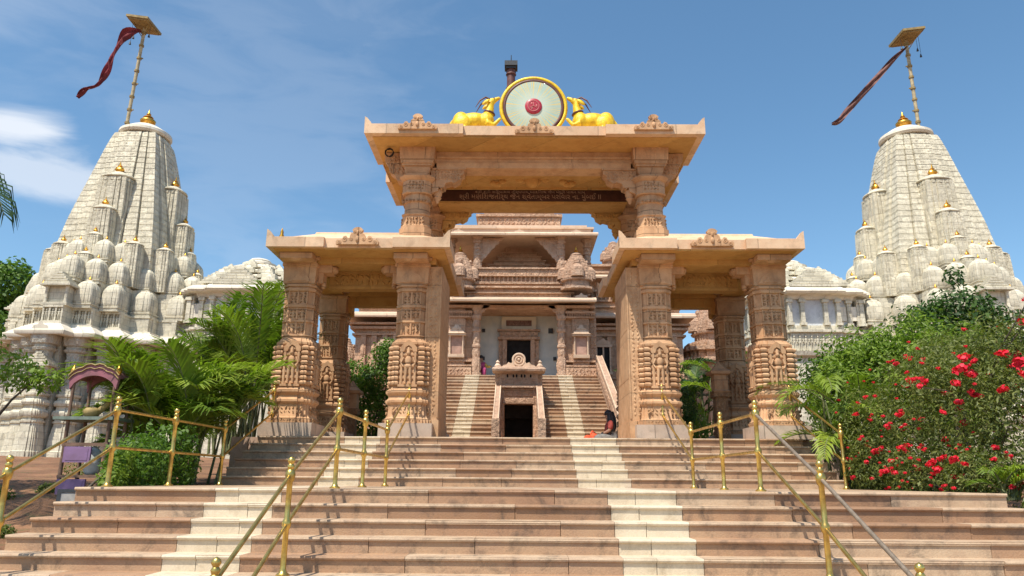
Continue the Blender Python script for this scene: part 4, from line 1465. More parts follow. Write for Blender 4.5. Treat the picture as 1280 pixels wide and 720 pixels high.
def wall_mesh():
    mb = MB()
    zz = 0.0
    core = [(0, 1.0), (5.6, 1.0)]
    mb.stack(outline(.94), [(0, 1.0), (.3, 1.0), (.35, .99), (5.7, .99)], mi=0)
    for x, y, r, i in facets((0, 1, 3)):
        h = .53
        mb.stack(RATHA, [(-.6, h * 1.12), (.22, h * 1.12), (.25, h * 1.02), (.32, h * 1.0), (.9, h * .92), (1.35, h * .78), (1.5, h * .74), (1.52, h * .84), (1.6, h * .86), (1.62, h * .74), (1.72, h * .7), (1.76, h * .86), (1.88, h * .98), (2.0, h * .98), (2.1, h * .86), (2.14, h * .74), (2.26, h * .74), (2.3, h * .9), (2.42, h * .98), (2.54, h * .9), (2.58, h * .74), (2.7, h * .72), (2.74, h * .88), (2.84, h * .9), (2.86, h * .72), (3.0, h * .7)], x, y, 0)
        # pillar storey
        mb.stack(CHS, [(3.0, h * .66), (3.25, h * .66), (3.28, h * .56), (3.6, h * .56), (3.63, h * .66), (3.7, h * .66), (3.73, h * .54), (4.35, h * .54), (4.38, h * .64), (4.46, h * .66), (4.5, h * .56), (4.8, h * .6), (4.84, h * .76), (4.95, h * .84), (4.98, h * .7), (5.1, h * .7), (5.14, h * .9), (5.3, h * 1.0), (5.6, h * 1.05)], x, y, 1)
        mb.X = Matrix.Translation((x, y, 0)) @ Matrix.Rotation(r * pi / 2, 4, 'Z')
        figure_mb(mb, 0, -.36, 3.68, .75)
        # bell shaped leaf on the base block
        mb.extr([(-.2, .35), (.2, .35), (.16, .8), (0, 1.1), (-.16, .8)], -.5, -.44, 0)
        mb.X = Matrix.Identity(4)
    return mb.mesh('wall', [M['white'], M['whitefine']], smooth=32)


def frieze_mesh():
    mb = MB()
    rg = random.Random(4)
    mb.stack(outline(.97), [(6.18, 1), (6.28, 1), (6.3, .985), (6.95, .985), (6.97, 1.0), (7.06, 1.0)], mi=0)
    for x, y, r, i in facets((0, 1, 3)):
        mb.X = Matrix.Translation((x * .97, y * .97, 0)) @ Matrix.Rotation(r * pi / 2, 4, 'Z')
        mb.bx(-.5, .5, -.1, .3, 6.95, 7.07, 0); mb.bx(-.5, .5, -.1, .3, 6.2, 6.3, 0)
        for q in (-.46, -.16, .14, .44):
            mb.bx(q - .03, q + .05, -.07, .2, 6.3, 6.95, 0)
        for q in (-.3, 0, .3):
            figure_mb(mb, q, -.03, 6.3, .62)
        mb.X = Matrix.Identity(4)
    return mb.mesh('frieze', [M['white']], smooth=35)


def spire_mesh():
    mb = MB()
    prof = []
    n = 32
    K = [(0, 3.12), (.18, 3.05), (.35, 2.9), (.5, 2.62), (.62, 2.33), (.78, 1.92), (.9, 1.62), (.97, 1.42), (1.0, 1.3)]

    def rad(t):
        for (a, ra), (b, rb) in zip(K[:-1], K[1:]):
            if t <= b + 1e-6:
                u = (t - a) / (b - a)
                return ra + (rb - ra) * u
    for i in range(n):
        t = i / n
        z0 = 7.0 + t * 11.4; z1 = z0 + 11.4 / n
        prof += [(z0, rad(t)), (z1 - .05, rad(t + .86 / n)), (z1 - .045, rad(t + .86 / n) - .02), (z1, rad(t + 1 / n - 1e-4) - .02)]
    P = []
    q = [(1, .33), (.87, .33), (.87, .36), (.94, .36), (.94, .585), (.85, .585), (.85, .61), (.89, .61), (.89, .89), (.61, .89), (.61, .85), (.585, .85), (.585, .94), (.36, .94), (.36, .87), (.33, .87), (.33, 1)]
    for k in range(4):
        for x, y in q:
            for _ in range(k): x, y = -y, x
            P.append((x, y))
    mb.stack(P, prof)
    # raised carved studs on every band
    for k in range(4):
        mb.X = Matrix.Rotation(k * pi / 2, 4, 'Z')
        for i in range(8, n):
            t = (i + .45) / n; rr = rad(t); z = 7.0 + t * 11.4
            for u in (-.745, -.48, -.17, .17, .48, .745):
                f = 1.0 if abs(u) < .28 else (.93 if abs(u) < .6 else .87)
                mb.bx(u * rr - .055 * rr, u * rr + .055 * rr, -rr * f - .018, -rr * f + .05, z - .06, z + .06)
        mb.X = Matrix.Identity(4)
    return mb.mesh('main_spire', [M['whitecarved']], smooth=30)


def eave_mesh():
    mb = MB()
    o0 = outline(1.0, .1); o1 = outline(1.0, .62); o2 = outline(1.0, .66); o3 = outline(1.0, .5); o4 = outline(1.0, .12)
    n = len(o0)
    vs = []
    for o, z in ((o0, 5.56), (o1, 5.52), (o2, 5.62), (o2, 5.70), (o3, 5.86), (o4, 6.12), (o4, 6.2)):
        vs += [(x, y, z) for x, y in o]
    fs = []
    for k in range(6):
        for i in range(n):
            j = (i + 1) % n
            fs.append((k * n + i, k * n + j, (k + 1) * n + j, (k + 1) * n + i))
    mb.add(vs, fs, 0)
    mb.add([(x, y, 6.2) for x, y in o4], [tuple(range(n))], 0)
    for r in (0, 1, 3):
        mb.X = Matrix.Rotation(r * pi / 2, 4, 'Z')
        mini_crest(mb, 0, -6.6, 5.72, .42, .42)
        mb.X = Matrix.Identity(4)
    return mb.mesh('eave', [M['whitepale']], smooth=30)


def niche_mesh():
    mb = MB()
    # projecting shrine with stepped gable
    mb.bx(-.62, .62, -.1, .6, 0, .14); mb.bx(-.5, .5, .12, .6, .14, .95, 0)
    for q in (-1, 1):
        mb.lathe([(.1, .14), (.08, .2), (.07, .8), (.11, .95)], q * .48, .02, 8)
    mb.bx(-.72, .72, -.22, .6, .95, 1.06)
    for i in range(5):
        w = .62 - i * .12
        mb.bx(-w, w, -.14 + i * .03, .6, 1.06 + i * .13, 1.15 + i * .13); mb.bx(-w + .05, w - .05, -.08 + i * .03, .6, 1.15 + i * .13, 1.19 + i * .13)
    return mb.mesh('niche', [M['white']], smooth=30)


def mandapa_mesh():
    """side hall under a low stepped pyramid of slabs and bells"""
    mb = MB()
    RP = []
    q = [(1, .45), (.93, .45), (.93, .75), (.84, .75), (.84, .84), (.75, .84), (.75, .93), (.45, .93), (.45, 1)]
    for k in range(4):
        for x, y in q:
            for _ in range(k): x, y = -y, x
            RP.append((x, y))
    mb.stack(RP, [(-.6, 3.0), (5.6, 3.0), (6.0, 2.9), (6.1, 3.15), (6.3, 3.2), (6.32, 2.95), (7.3, 2.95), (7.32, 3.1), (7.45, 3.1), (7.46, 2.85), (7.7, 2.85)], mi=0)
    mb.stack(RP, [(7.7, 2.7), (9.25, 2.7)], mi=2)
    mb.stack(RP, [(9.1, 2.85), (9.28, 2.95), (9.32, 3.3), (9.42, 3.4), (9.55, 3.35), (9.7, 3.1), (9.75, 2.9)], mi=1)
    z = 9.75
    for i, h in enumerate((2.65, 2.25, 1.8, 1.35)):
        mb.stack(RP, [(z, h - .25), (z + .12, h - .25), (z + .14, h), (z + .24, h), (z + .42, h - .4)], mi=1 if i % 2 else 0)
        for k in range(4):
            mb.X = Matrix.Rotation(k * pi / 2, 4, 'Z')
            for u in ((-.55, 0, .55) if h > 1.5 else (0,)):
                w = .42 * (h / 2.65) + .12
                mb.stack(SQ, [(z + .1, (w, .35)), (z + .3, (w, .35)), (z + .32, (w * .7, .25)), (z + .46, (w * .65, .22)), (z + .48, (w * .35, .15)), (z + .66, (w * .1, .05))], u * h, -h + .25, 0)
            mb.X = Matrix.Identity(4)
        z += .42
    mb.lathe([(.75, z), (.95, z + .08), (.95, z + .2), (.6, z + .34), (.62, z + .4), (.5, z + .5), (.1, z + .62)], n=24, mi=1)
    for k in range(4):
        mb.X = Matrix.Rotation(k * pi / 2, 4, 'Z')
        for u in (-2.55, -1.9, -1.25, -.6, .6, 1.25, 1.9, 2.55):
            yy = -2.84 if abs(u) < 1.3 else -2.60
            mb.bx(u - .1, u + .1, yy - .1, yy + .3, 7.7, 9.12, 0)
            mb.bx(u - .15, u + .15, yy - .14, yy + .3, 7.7, 7.84, 0); mb.bx(u - .16, u + .16, yy - .16, yy + .3, 8.92, 9.08, 0)
        for u in (-2.22, -1.57, 1.57, 2.22):
            mb.bx(u - .2, u + .2, -2.62, -2.5, 8.0, 8.75, 1)
        for i in range(17):
            u = -2.4 + i * .3
            figure_mb(mb, u, -2.98 if abs(u) < 1.4 else -2.78, 6.4, .8)
        # stepped gable in front
        for i in range(6):
            w = 1.25 - i * .2
            mb.bx(-w, w, -3.2 + i * .06, -2.2, 9.7 + i * .17, 9.83 + i * .17, 0); mb.bx(-w + .06, w - .06, -3.12 + i * .06, -2.2, 9.83 + i * .17, 9.87 + i * .17, 0)
        mb.X = Matrix.Identity(4)
    return mb.mesh('side_hall', [M['white'], M['whitepale'], M['panel']], smooth=30)


def white_temple(cx, cy, sgn, label):
    z0 = 2.5
    t = thing('white_temple', (cx, cy, z0), label, 'temple', 'white marble temples')

    def put(me, name, x=0, y=0, z=0, s=1.0, rz=0, par=t):
        o = link(me, name, par)
        o.location = (x, y, z); o.scale = (s, s, s) if not isinstance(s, tuple) else s; o.rotation_euler = (0, 0, rz)
        return o
    put(cached('wall', wall_mesh), 'wall')
    put(cached('eave', eave_mesh), 'eave')
    put(cached('frieze', frieze_mesh), 'frieze')
    put(cached('spire', spire_mesh), 'main_spire')
    sp = cached('spirelet', spirelet_mesh)
    ur = cached('urus', urushringa_mesh)
    ni = cached('niche', niche_mesh)
    mb = MB()
    mb.stack(outline(.86), [(7.0, 1), (8.5, 1)]); mb.stack(outline(.73), [(8.4, 1), (9.9, 1)]); mb.stack(outline(.58), [(9.8, 1), (10.7, 1)])
    put(cached('terrace', lambda: mb.mesh('terrace', [M['white']])), 'terrace')
    for tier, (k, z, s) in enumerate(((.93, 7.05, 1.06), (.81, 8.42, 1.03), (.68, 9.75, .95))):
        for x, y, r, i in facets((0, 1, 3)):
            if i == 0 and tier == 0:
                put(ni, 'niche', x * .97, y * .97, 7.05, 1, r * pi / 2); continue
            if tier == 2 and i == 0: continue
            put(sp, 'spirelet', x * k, y * k, z, (s, s, s * 1.2), r * pi / 2)
    for r in (0, 1, 3):
        for d, ztop, w in ((2.15, 16.1, 1.0), (3.0, 13.7, .72), (3.5, 11.85, .44), (4.05, 10.6, .42)):
            x, y = 0, -d
            for _ in range(r): x, y = -y, x
            s_ = w; hz = 1.0 if w < .6 else (.92 if w < .9 else .9)
            put(ur, 'half_spire', x, y, ztop - 5.85 * s_ * hz, (s_, s_ * .72, s_ * hz), r * pi / 2)
        for q in (-1, 1):
            x, y = q * 1.9, -3.0
            for _ in range(r): x, y = -y, x
            put(ur, 'half_spire', x, y, 8.6, (.5, .5, .5), r * pi / 2)
        x, y = 0, -6.35
        for _ in range(r): x, y = -y, x
        put(ni, 'niche', x, y, 3.15, .95, r * pi / 2)
    mb = MB()
    mb.lathe([(1.0, 18.3), (1.08, 18.46), (1.36, 18.50), (1.45, 18.62), (1.43, 18.78), (1.22, 18.92), (1.0, 19.02), (.95, 19.1), (.7, 19.24), (.5, 19.3), (.4, 19.36)], n=32)
    put(mb.mesh('amalaka', [M['whitepale']], smooth=40), 'amalaka')
    mb = MB()
    mb.lathe([(.22, 19.36), (.24, 19.42), (.42, 19.56), (.44, 19.68), (.34, 19.78), (.16, 19.84), (.28, 19.9), (.2, 19.98), (.1, 20.04), (.14, 20.1), (.07, 20.2), (.02, 20.42)], n=20)
    put(mb.mesh('finial', [M['gold']], smooth=60), 'finial')
    mb = MB(); mb.bx(-.25, .25, -.25, .25, 18.3, 18.9)
    put(mb.mesh('pole_socket', [M['white']]), 'pole_socket', -sgn * 1.25 if sgn > 0 else 1.05, .3)
    put(cached('mandapa', mandapa_mesh), 'side_hall', sgn * 7.4, .3, -.72, (1, 1, .995))
    mb = MB()
    x0, x1 = sorted((sgn * 3.0, sgn * 5.5))
    mb.bx(x0, x1, -2, 3, -.6, 6.3); mb.bx(x0, x1, -2.3, 3, 6.2, 6.4); mb.bx(x0, x1, -1.9, 3, 6.4, 7.4)
    put(mb.mesh('link_wall', [M['whitefine']]), 'link_wall')
    return t


white_temple(-22.1, 40.0, 1, 'tall weathered white marble spire temple above the brown earth slope and pink arch')
white_temple(22.7, 40.0, -1, 'tall creamy white marble spire temple rising behind the red flowering bush')


def flag_mast(bx_, by_, bz, tx, ty, tz, label, side):
    t = thing('flag_mast', (bx_, by_, bz), label, 'flagpole', 'flag masts on the white spires')
    a, b = Vector((bx_, by_, bz)), Vector((tx, ty, tz))
    mb = MB(); mb.tube([a, b], .1, 10)
    mb.build('pole', M['bamboo'], t, 60)
    mb = MB()
    n = 9
    for i in range(n):
        p = a.lerp(b, (i + .5) / n); d = (b - a).normalized() * .06
        mb.tube([p - d, p + d], .15, 8)
        if i % 2 == 0: mb.box(p + Vector((.16 * side, 0, 0)), (.14, .08, .06))
    mb.build('band', M['ochre'], t, 60)
    mb = MB()
    mb.X = Matrix.Translation(b) @ Matrix.Rotation(side * R(8), 4, 'Y')
    mb.bx(-.68, .68, -1.05, .75, 0, .14); mb.bx(-.6, .6, -.95, .65, -.08, 0)
    for q in (-.5, .5): mb.tube([(q, -.5, -.05), (0, 0, -.7)], .025, 5)
    mb.build('platform', M['ochre'], t)
    mb = MB()
    for q, l in ((.45 * side * -1, .9), (.6 * side * -1, 1.3), (-.5 * side * -1, .8)):
        mb.tube([b + Vector((q, -.3, 0)), b + Vector((q + .02, -.3, -l))], .012, 4)
        mb.lathe([(.02, tz - l + .1), (.05, tz - l), (.07, tz - l - .1), (.01, tz - l - .12)], tx + q, ty - .3, 8)
    mb.build('bells', M['darkgrey'], t, 60)
    return t


flag_mast(-23.55, 40.3, 20.9, -23.3, 40.3, 28.75, 'tall banded flag mast with a tilted square board, on the left white spire', 1)
flag_mast(23.75, 40.3, 21.3, 23.72, 40.3, 28.0, 'tall banded flag mast with a tilted square board, on the right white spire', -1)


def flag_cloth(pts, widths, name, mat, label):
    """long twisted streamer; pts in world, widths per point, given real thickness"""
    mb = MB()
    P = [Vector(p) for p in pts]
    # resample
    Q = []; Wd = []
    for i in range(len(P) - 1):
        for k in range(6):
            u = k / 6
            p0 = P[max(i - 1, 0)]; p1 = P[i]; p2 = P[i + 1]; p3 = P[min(i + 2, len(P) - 1)]
            q = 0.5 * ((2 * p1) + (-p0 + p2) * u + (2 * p0 - 5 * p1 + 4 * p2 - p3) * u * u + (-p0 + 3 * p1 - 3 * p2 + p3) * u ** 3)
            Q.append(q); Wd.append(widths[i] * (1 - u) + widths[i + 1] * u)
    Q.append(P[-1]); Wd.append(widths[-1])
    vs = []; n = 6
    for i, q in enumerate(Q):
        d = (Q[min(i + 1, len(Q) - 1)] - Q[max(i - 1, 0)]).normalized()
        nrm = d.cross(Vector((0, 1, 0))).normalized()
        tw = .35 * sin(i * .42)
        for k in range(n):
            u = k / (n - 1) - .5
            vs.append(tuple(q + (nrm * cos(tw) + Vector((0, 1, 0)) * sin(tw)) * Wd[i] * u + Vector((0, 1, 0)) * (.10 * sin(u * 9 + i * .5))))
    fs = [(i * n + k, i * n + k + 1, (i + 1) * n + k + 1, (i + 1) * n + k) for i in range(len(Q) - 1) for k in range(n - 1)]
    m = len(vs)
    vs2 = [(x, y + .03, z) for x, y, z in vs]
    mb.add(vs + vs2, fs + [tuple(a + m for a in f)[::-1] for f in fs])
    solo(mb, name, mat, label, 'flag', 'long red flags', 120, P[0])


flag_cloth([(-23.35, 40, 28.3), (-24.2, 40, 28.1), (-24.75, 40, 26.9), (-25.05, 40, 25.6), (-25.5, 40, 24.6), (-26.2, 40, 24.25), (-26.6, 40, 23.75)], [.2, .62, .34, .34, .28, .24, .22], 'flag', M['flag'], 'long dark red flag streaming in curls from the left mast')
flag_cloth([(23.55, 40, 27.3), (22.6, 40, 26.4), (21.6, 40, 25.3), (20.5, 40, 24.1), (19.5, 40, 23.0), (18.95, 40, 22.35), (18.5, 40, 22.15)], [.08, .3, .36, .36, .36, .3, .15], 'flag', [M['flag2']], 'long dull red flag hanging taut and slanting from the right mast')

# ------------------------------------------------------------------ brass handrails
def step_z(y):
    if y >= 14.35: return 2.4
    if y >= 12.6: return 1.65 + .15 * int((y - 12.6) / .35)
    if y >= 8.5: return 1.5
    k = math.ceil((8.5 - y) / .28 - 1e-6)
    return max(0.006, 1.5 - .15 * k)


def handrail(x, ys, label, lower='brass', top=True, ext=None, split=None):
    zb = step_z(ys[0])
    t = thing('handrail', (x, ys[0], zb), label, 'handrail', 'brass handrails on the steps')
    H = .94
    tops = []
    pm = None
    for y in ys:
        z = step_z(y)
        lean = .0
        tops.append((y, z))
        mb = MB()
        mb.lathe([(.062, z), (.062, z + .012), (.036, z + .03), (.027, z + .06), (.026, z + .40), (.038, z + .42), (.044, z + .45), (.038, z + .48), (.026, z + .50), (.026, z + H - .12), (.04, z + H - .10), (.048, z + H - .05), (.04, z + H - .01), (.026, z + H), (.03, z + H + .012), (.035, z + H + .03), (.022, z + H + .05), (.036, z + H + .075), (.03, z + H + .10), (.006, z + H + .118)], x, y, 14)
        mb.build('post', M['brass'], t, 50)
    for i in range(len(tops) - 1):
        (ya, za), (yb, zb_) = tops[i], tops[i + 1]
        for hh in (H - .05, .45):
            mb = MB(); mb.tube([(x, ya, za + hh), (x, yb, zb_ + hh)], .0185, 10)
            steel = lower == 'steel' and hh > .6 and yb <= 8.96
            mb.build('rail', M['steel'] if steel else M['brass'], t, 60)
    return t


Y6 = [5.55, 7.15, 8.93, 10.5, 12.3, 14.6]
handrail(-4.80, Y6, 'leftmost brass handrail, along the left edge of the steps beside the palms')
handrail(-2.13, Y6, 'brass handrail left of centre, climbing the steps towards the inner left gateway column')
handrail(2.83, Y6, 'brass handrail right of centre whose lowest top rail is worn grey', 'steel')
handrail(5.33, [12.45, 14.6], 'rightmost brass handrail, disappearing into the red flowering bush')

# ------------------------------------------------------------------ plants
import numpy as np


def leaf_mesh(name, blobs, size, mat, seed, asp=.45, up=.35, lump=.22):
    """individual folded leaves scattered through lumpy volumes; blobs = (cx,cy,cz,rx,ry,rz,count)"""
    r = np.random.default_rng(seed)
    V = []; T = []
    for (cx, cy, cz, rx, ry, rz, n) in blobs:
        d = r.normal(size=(n, 3)); d /= np.linalg.norm(d, axis=1)[:, None]
        ph = r.uniform(0, 6.28, 6)
        l = np.sin(d[:, 0] * 5 + ph[0]) * np.sin(d[:, 1] * 5 + ph[1]) + np.sin(d[:, 2] * 7 + ph[2]) * np.sin(d[:, 0] * 8 + ph[3]) * .7
        rad = (r.uniform(.3, 1.0, n) ** .5) * (1 + lump * l)
        p = np.array([cx, cy, cz]) + d * rad[:, None] * np.array([rx, ry, rz])
        nrm = d * .7 + r.normal(size=(n, 3)) * .6 + np.array([0, 0, up])
        nrm /= np.linalg.norm(nrm, axis=1)[:, None]
        a = np.cross(nrm, r.normal(size=(n, 3))); a /= np.linalg.norm(a, axis=1)[:, None]
        a[:, 2] -= .25
        b = np.cross(nrm, a); b /= np.linalg.norm(b, axis=1)[:, None]
        s = size * r.uniform(.6, 1.35, n)[:, None]
        q = np.stack([p, p + a * s * .5 + b * s * asp * .5 + nrm * s * .08, p + a * s, p + a * s * .5 - b * s * asp * .5 + nrm * s * .08], 1)
        V.append(q.reshape(-1, 3)); T.append(np.clip(r.normal(.45, .3, n), 0, 1))
    V = np.concatenate(V); T = np.concatenate(T)
    return raw_quads(name, V, T, mat)


def raw_quads(name, V, T, mat, origin=(0, 0, 0)):
    n = len(V) // 4
    me = bpy.data.meshes.new(name)
    me.vertices.add(n * 4); me.loops.add(n * 4); me.polygons.add(n)
    me.vertices.foreach_set('co', (V - np.array(origin)).ravel())
    me.loops.foreach_set('vertex_index', np.arange(n * 4))
    me.polygons.foreach_set('loop_start', np.arange(n) * 4)
    me.polygons.foreach_set('loop_total', np.full(n, 4))
    me.update(calc_edges=True)
    at = me.attributes.new('tone', 'FLOAT', 'FACE')
    at.data.foreach_set('value', np.asarray(T, dtype=np.float32))
    me.materials.append(mat)
    return me


def put_world(me, name, parent):
    o = bpy.data.objects.new(name, me); COL.objects.link(o)
    o.parent = parent
    org = ORG[parent.name]
    o.location = (-org[0], -org[1], -org[2])
    ORG[o.name] = org
    return o


def limbs(parent, base, tips, r0, mat=None, name='trunk', seed=0):
    rg = random.Random(seed)
    mb = MB()
    b = Vector(base)
    for tip in tips:
        tp = Vector(tip)
        pts = []
        for i in range(6):
            u = i / 5
            p = b.lerp(tp, u) + Vector((rg.uniform(-.06, .06), rg.uniform(-.06, .06), .12 * sin(u * pi))) * (tp - b).length * .35
            if i == 0: p = b
            pts.append(p)
        mb.tube(pts, [r0 * (1 - .8 * i / 5) for i in range(6)], 6)
    o = mb.build(name, mat or M['bark'], parent, 70)
    return o


def shrub(name, base, blobs, size, mat, label, cat, seed, group=None, asp=.45, stem=.03, up=.35, lump=.22):
    t = thing(name, base, label, cat, group)
    limbs(t, base, [(b[0], b[1], b[2]) for b in blobs], stem, seed=seed, name='stem')
    put_world(leaf_mesh('foliage', blobs, size, mat, seed, asp, up, lump), 'foliage', t)
    return t


def frond_pts(base, az, el, length, droop, n=14):
    pts = []; p = Vector(base); e = el
    for i in range(n + 1):
        pts.append(p.copy())
        st = length / n
        p = p + Vector((cos(az) * cos(e), sin(az) * cos(e), sin(e))) * st
        e -= droop / n * (0.5 + 1.2 * i / n)
    return pts


def palm(base, nf, length, h0, label, cat='palm', name='areca_palm', seed=0, mat=None, spread=.25, el=(.7, 1.4), droop=(1.2, 2.0), leafl=.5, nleaf=26, group=None, azr=None, width=.032, hang=.5, stems=True, parent=None):
    rg = random.Random(seed)
    t = parent or thing(name, base, label, cat, group)
    V = []; T = []
    sm = MB()
    for f in range(nf):
        az = rg.uniform(*(azr or (0, 2 * pi)))
        b = Vector(base) + Vector((rg.gauss(0, spread), rg.gauss(0, spread), 0))
        hh = h0 * rg.uniform(.4, 1.0)
        top = b + Vector((cos(az) * .15 * hh, sin(az) * .15 * hh, hh))
        if stems: sm.tube([b, b.lerp(top, .5) + Vector((0, 0, 0)), top], [.03, .024, .018], 6)
        P = frond_pts(top, az, rg.uniform(*el), length * rg.uniform(.75, 1.1), rg.uniform(*droop))
        sm.tube(P, [.014 * (1 - .8 * i / len(P)) + .003 for i in range(len(P))], 4)
        tone = rg.uniform(.1, .9)
        for k in range(nleaf):
            u = .12 + .88 * k / nleaf
            i = min(int(u * (len(P) - 1)), len(P) - 2); fr = u * (len(P) - 1) - i
            p = P[i].lerp(P[i + 1], fr); d = (P[i + 1] - P[i]).normalized()
            side = d.cross(Vector((0, 0, 1)))
            if side.length < .05: side = Vector((1, 0, 0))
            side.normalize(); upv = side.cross(d).normalized()
            L_ = leafl * (sin(pi * (.12 + .82 * u)) ** .7) * rg.uniform(.85, 1.1)
            for s_ in (-1, 1):
                o = (side * s_ * .62 + d * .8 + upv * rg.uniform(.1, .45)).normalized()
                m_ = p + o * L_ * .5
                e_ = m_ + (o * .7 + Vector((0, 0, -hang * rg.uniform(.6, 1.3)))).normalized() * L_ * .55
                w = d.cross(o).cross(o).normalized() * width * .5
                V += [p - w * .5, p + w * .5, m_ + w, m_ - w, m_ - w, m_ + w, e_ + w * .1, e_ - w * .1]
                tt = min(1, max(0, tone + rg.uniform(-.2, .2)))
                T += [tt, tt]
    sm.build('stem', M['palmstem'], t, 60)
    put_world(raw_quads('fronds', np.array([tuple(v) for v in V]), T, mat or M['palm']), 'fronds', t)
    return t


# left of the steps
palm((-5.95, 12.9, 1.45), 46, 1.5, 1.25, 'large bright green areca palm clump left of the upper steps, before the white temple', seed=3, leafl=.72, el=(.75, 1.5), droop=(.8, 1.7), width=.04, spread=.36, nleaf=38)
palm((-5.95, 16.0, 2.1), 34, 1.8, 1.9, 'tall upright areca palm just left of the outer left gateway column', seed=8, leafl=.72, el=(1.0, 1.54), droop=(.5, 1.4), width=.04, nleaf=38, spread=.3)
shrub('shrub', (-5.45, 10.3, 1.2), [(-5.28, 10.1, 1.62, .24, .4, .38, 900), (-5.4, 10.9, 1.7, .38, .6, .5, 1700), (-5.3, 11.7, 1.85, .36, .6, .6, 1500), (-5.7, 11.6, 1.9, .4, .5, .5, 900)], .085, M['leaf'], 'low leafy green shrub behind the leftmost brass handrail, under the palms', 'shrub', 5)
shrub('shrub', (-5.6, 9.3, 1.0), [(-5.15, 9.7, 1.6, .14, .25, .2, 260), (-5.2, 9.9, 1.85, .18, .22, .22, 260)], .07, M['leaflight'], 'small light green shrub at the front left corner of the landing', 'shrub', 6)
# scrub tree reaching in from the left
tt = thing('tree', (-9.2, 12.3, 1.3), 'small loose leaved tree reaching into the picture at the left edge, before the white temple', 'tree')
limbs(tt, (-9.5, 12.3, 1.2), [(-8.6, 12.2, 3.2), (-7.9, 12.0, 3.15), (-9.3, 12.5, 3.9), (-9.8, 12.2, 4.2)], .05, seed=3)
put_world(leaf_mesh('crown', [(-8.15, 12.1, 3.25, .4, .35, .26, 360), (-7.7, 12.0, 3.15, .35, .3, .2, 260), (-8.6, 12.3, 3.45, .35, .4, .3, 260), (-9.3, 12.4, 3.9, .5, .4, .4, 500), (-9.9, 12.3, 3.6, .6, .5, .6, 500)], .09, M['leaflight'], 12, .5), 'crown', tt)
# far tree behind the left temple
tt = thing('tree', (-41, 62, 2.4), 'dense green tree far behind the left white temple, at the left edge', 'tree')
limbs(tt, (-43, 62, 2.3), [(-45, 62, 16.5), (-43, 62, 18), (-48, 61, 14)], .5, seed=4)
put_world(leaf_mesh('crown', [(-44.2, 62, 17.8, 2.6, 3, 2.2, 2400), (-46.5, 62, 16, 3.2, 3, 4, 2400), (-44, 61, 13.5, 3, 3, 3.5, 2400)], .42, M['leaf'], 13, .6), 'crown', tt)
# coconut palm whose one frond hangs into the top left corner
cp = thing('coconut_palm', (-9.7, 9.6, 1.0), 'dark drooping coconut palm frond hanging at the upper left edge', 'palm')
mb = MB(); mb.tube([(-9.7, 9.6, .8), (-9.6, 9.6, 3), (-9.5, 9.6, 5.2), (-9.3, 9.6, 6.5)], [.2, .15, .13, .11], 10)
mb.build('trunk', M['bark'], cp, 60)
palm((-9.3, 9.6, 6.4), 11, 2.9, .1, '', seed=4, mat=M['palmdark'], parent=cp, spread=.05, el=(-.1, .9), droop=(1.5, 2.2), leafl=.75, nleaf=44, stems=False, width=.035, hang=1.6, azr=(.9, 5.9))
palm((-9.3, 9.6, 6.1), 1, 3.0, .1, '', seed=9, mat=M['palmdark'], parent=cp, spread=.02, el=(.0, .05), droop=(1.1, 1.2), leafl=.8, nleaf=50, stems=False, width=.035, hang=2.2, azr=(-.12, -.05))

# garden inside the gateway
shrub('clipped_shrub', (-3.8, 19.4, 2.05), [(-3.72, 19.4, 3.1, .72, .55, .95, 3600), (-3.6, 19.4, 4.1, .6, .5, .6, 1900), (-4.25, 19.5, 4.25, .55, .45, .45, 1100), (-3.35, 19.4, 4.85, .55, .45, .4, 1100)], .1, M['leaf'], 'tall rounded green shrub between the left gateway columns', 'shrub', 21)
shrub('creeper', (-4.6, 19.0, 2.05), [(-4.55, 19.0, 3.3, .2, .25, .8, 600), (-4.3, 19.0, 4.0, .45, .2, .25, 500)], .09, M['leaflight'], 'thin light green creeper left of the tall rounded shrub', 'shrub', 22)
palm((-5.1, 20.2, 2.05), 12, 1.5, 2.0, 'small palm behind the left gateway columns', seed=24, mat=M['palmdark'], leafl=.45, width=.04)
shrub('topiary', (3.78, 17.2, 2.35), [(3.78, 17.2, 3.25, .36, .36, .5, 3200), (3.78, 17.2, 2.85, .2, .2, .3, 700)], .05, M['leafdark'], 'dark clipped topiary ball right of the inner right gateway column', 'topiary', 25, lump=.05)
shrub('shrub', (4.4, 19.0, 2.3), [(4.35, 19.0, 2.9, .45, .4, .6, 1500), (4.8, 19.2, 2.7, .4, .4, .5, 900)], .075, M['leaflight'], 'yellowish green shrub beside the dark topiary ball', 'shrub', 26)
palm((5.1, 22.6, 2.05), 20, 1.9, 2.6, 'palm with arching fronds seen between the right gateway columns', seed=27, leafl=.5, width=.05, mat=M['palmdark'])
palm((5.9, 21.4, 2.05), 14, 1.8, 2.2, 'brighter palm behind the outer right gateway columns', seed=28, leafl=.5, width=.05)
shrub('shrub', (5.0, 25.0, 2.05), [(4.9, 25, 4.2, 1.2, .6, 1.3, 2600), (4.4, 25, 5.2, .6, .5, .7, 900)], .13, M['leafdark'], 'dark tall shrub behind the palm, between the right gateway columns', 'shrub', 29)


